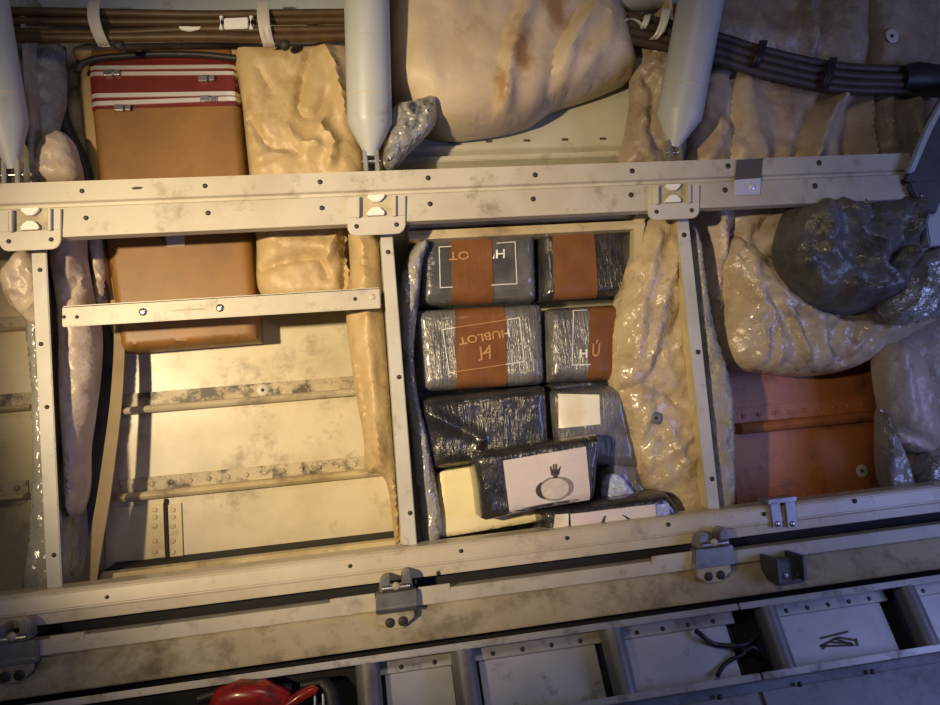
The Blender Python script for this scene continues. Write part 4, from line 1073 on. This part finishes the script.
r4, s4 = pack('wrapped_package', 'grey wrapped package with upright white letters beside brown tape, second row at the right', [(545, 309), (636, 304), (632, 380), (546, 383)], PW - .006, 'grey_wrap')
tape(r4, s4, [(584, 381), (628, 379), (630, 306), (586, 308)])
lines_on('printed_frame', 'print_white', [(568, 366), (612, 364.5), (612, 310), (570, 312)], s4, .9, r4, split=lambda p: p[0] < 585)
text_on('lettering', 'H', 'print_white', [(575.5, 359), (583, 358.6), (583, 350.2), (575.5, 350.6)], s4, r4, bold=.03)
text_on('taped_lettering', 'Ú', 'print_on_tape', [(587, 358.3), (594.5, 357.8), (596, 341), (588, 341.5)], s4, r4, .003, bold=.03)
# third row
r5, s5 = pack('wrapped_package', 'plain black wrapped package with a glossy crinkled front, third row at the left', [(418, 398), (545, 385), (549, 452), (430, 470)], PW - .016, 'black_wrap', folds=[([(424, 412), (450, 425), (478, 438)], .006, 6), ([(478, 440), (466, 468)], .004, 4)], nz=((.005, 30, 60, 1.8, 'n'), (.002, 9, 85, 3, 'ridge')))
r6, s6 = pack('wrapped_package', 'black wrapped package with a bare whitish window, third row at the right', [(548, 391), (622, 384), (640, 470), (556, 462)], PW - .012, 'grey_wrap')
decal('bare_window', 'white_patch', [(556, 428), (596, 424), (595, 395), (555, 394)], s6, .0015, 8, 8, r6)
mb = MB()
r7, s7 = pack('wrapped_package', 'dark wrapped package end peeping out under the shiny blanket, under the window package', [(548, 383), (612, 378), (614, 388), (549, 393)], PW, 'black_wrap', bulge=.01, R=5, depth=.06)
# cream carton at the foot
r8, s8 = pack('cream_carton', 'bare cream carton standing at the foot of the stack, behind the lower rail', [(438, 472), (542, 456), (545, 520), (440, 538)], PW - .02, 'cream_carton', bulge=.004, R=5, nz=((.001, 40, 0, 1, 'n'),), group=None, cat='carton')
# bits low at the right of the stack
r9, s9 = pack('wrapped_package', 'dark grey wrapped package lying low beside the shiny blanket', [(598, 440), (636, 446), (650, 500), (604, 500)], PW - .004, 'grey_wrap', depth=.05)
bf = Soft([(606, 478), (618, 474), (628, 484), (634, 496), (606, 499)], PW - .03, .012, 8, 3, nz=((.006, 10, 60, 1.5, 'ridge'),)); tag(bf.build('film_scrap', 'blue_film_and_glint'), 'small bright blue crinkled film scrap right of the labelled brick', 'film')
# lower brick with a white label
r10, s10 = pack('wrapped_brick', 'wrapped brick with a white label strip, half sunk behind the lower rail', [(540, 509), (600, 500), (664, 491), (676, 505), (680, 545), (548, 560)], .012, 'black_wrap', bulge=.018, R=10, depth=.07, group='wrapped bricks lying before the stack', cat='brick')
decal('paper_label', 'label_paper', [(568, 545), (652, 532), (650, 502.5), (567, 512.5)], s10, .0012, 10, 6, r10)
for a, b in (((600, 514), (594, 524)), ((617, 513), (627, 520))):
    q_ = [(a[0], a[1]), (a[0] + 1.5, a[1]), (b[0] + 5, b[1] + .5), (b[0], b[1] + 1)]
    mb = MB(); mb.add(onto(s10, q_, .0022), [(0, 1, 2, 3)]); mb.build('label_mark', 'emblem_dark', r10)
decal('bare_window', 'white_patch', [(550, 527), (565, 524), (565, 512), (552, 513)], s10, .0015, 4, 4, r10)
decal('painted_glint', 'blue_film_and_glint', [(651, 520), (665, 518), (664, 502), (651, 503)], s10, .0015, 4, 4, r10)  # pale blue patch: the glint on the wrap, painted as colour
# labelled brick
BW = .002
r11 = thing('wrapped_brick', 'black wrapped brick with a white emblem label, leaning before the stack', 'brick', P(540, 508, BW), 'wrapped bricks lying before the stack')
out11 = [(477, 452), (520, 446), (560, 439.5), (596, 434), (600, 440), (596, 470), (594, 496), (590, 500), (540, 508), (486, 520), (481, 518), (478, 490), (473, 460)]
s11 = Soft(out11, BW, .016, 9, 3, nz=((.003, 20, 80, 2, 'n'), (.0016, 8, 85, 2.4, 'ridge')), thick=.05, smooth=False)
s11.build('film_wrap', 'black_wrap', r11)
lab = [(507.5, 514.5), (587.5, 499), (582.4, 446), (500.7, 460)]
pl = decal('paper_label', 'label_paper', lab, s11, .0014, 14, 10, r11)
def ring(name, m, cx, cy, rx_, ry_, a0, a1, t0, t1, parent, tilt=-8, off=.0024, n_=20):
    mb = MB(); Q = []
    for k in range(n_ + 1):
        a = math.radians(a0 + (a1 - a0) * k / n_); th = t0 + (t1 - t0) * math.sin(math.pi * k / n_)
        for r in (1 - th, 1 + th):
            x, y = rx_ * r * math.cos(a), ry_ * r * math.sin(a); c, s_ = math.cos(math.radians(tilt)), math.sin(math.radians(tilt))
            Q.append((cx + x * c - y * s_, cy + x * s_ + y * c))
    mb.add(onto(s11, Q, off), [(2 * i, 2 * i + 2, 2 * i + 3, 2 * i + 1) for i in range(n_)])
    return mb.build(name, m, parent)


ring('emblem_ring', 'emblem_grey', 551.5, 487.5, 15.5, 11, 0, 360, .07, .07, pl)
ring('emblem_face', 'emblem_pale', 552, 488, 7, 5, 0, 360, .95, .95, pl, off=.002)
ring('emblem_shade', 'emblem_dark', 551, 487.5, 16, 11.5, 130, 225, .03, .16, pl, off=.0028)
ring('emblem_shade', 'emblem_grey', 552, 487.5, 16, 11.5, -75, 50, .02, .13, pl, off=.0028)
mb = MB()
for p in ([(546.5, 466), (547.5, 465), (549, 470), (549, 474.5), (548, 474.5)], [(549.3, 463.5), (550.6, 463), (551, 474), (549.5, 474)], [(551.8, 463), (553.2, 463), (553, 474), (551.5, 474)], [(556.3, 465), (557, 466), (555, 474), (553.6, 474), (554.2, 470)], [(547, 469), (556, 468), (555, 473.5), (548.5, 474.5)], [(550, 474), (553.5, 473.5), (554, 477), (549.5, 477.5)]):
    mb.add(onto(s11, p, .003), [tuple(range(len(p)))])
mb.build('emblem_crown', 'emblem_dark', pl)
# rear brick just above it, giving the dark top band
# liner film left of the stack
blanket('plastic_liner', 'folded grey clear plastic liner between the middle post and the packages', 'clear_liner', [(414, 246), (424, 239), (429, 244), (423, 262), (419, 300), (414, 350), (417, 390), (427, 432), (436, 480), (442, 535), (424, 545), (419, 500), (413, 440), (406, 380), (402, 320), (403, 270)], .05, .02, 8, nz=((.006, 12, 85, 3, 'ridge'), (.003, 7, 60, 1.2, 'ridge')), step=3, cat='liner', group=None)

# ------------------------------------------------------------------ LIGHT
def area(name, loc, target, size, energy, col, shape='DISK'):
    l = bpy.data.lights.new(name, 'AREA'); l.energy = energy; l.color = col; l.shape = shape; l.size = size
    o = bpy.data.objects.new(name, l); o.location = loc
    o.rotation_euler = (Vector(target) - Vector(loc)).to_track_quat('-Z', 'Y').to_euler(); COL.objects.link(o)
    return o


def spot(name, loc, target, energy, col, angle, blend, radius):
    l = bpy.data.lights.new(name, 'SPOT'); l.energy = energy; l.color = col; l.spot_size = math.radians(angle); l.spot_blend = blend; l.shadow_soft_size = radius
    o = bpy.data.objects.new(name, l); o.location = loc
    o.rotation_euler = (Vector(target) - Vector(loc)).to_track_quat('-Z', 'Y').to_euler(); COL.objects.link(o)
    return o


tgt = P(300, 470, 0)
spot('work_lamp', (-.78, -.25, .15), (.05, 1.2, .165), 145, (1.0, .77, .45), 46.5, 1.0, .03)
area('fill_light', (.05, -.3, .8), P(450, 250, 0), .35, 2.0, (1.0, .88, .78))  # unseen soft fill, added to lift the wall overall
area('bay_daylight', (1.5, .1, -.15), P(740, 450, 0), .6, 6, (.34, .42, 1.0))
wd = bpy.data.worlds.new('world'); SC.world = wd; wd.use_nodes = True
bg = wd.node_tree.nodes['Background']; bg.inputs[0].default_value = (.5, .54, .8, 1); bg.inputs[1].default_value = .045

SC.view_settings.view_transform = 'Standard'
SC.view_settings.look = 'None'
SC.view_settings.gamma = 1.0
SC.view_settings.use_curve_mapping = False
SC.view_settings.exposure = 0.0
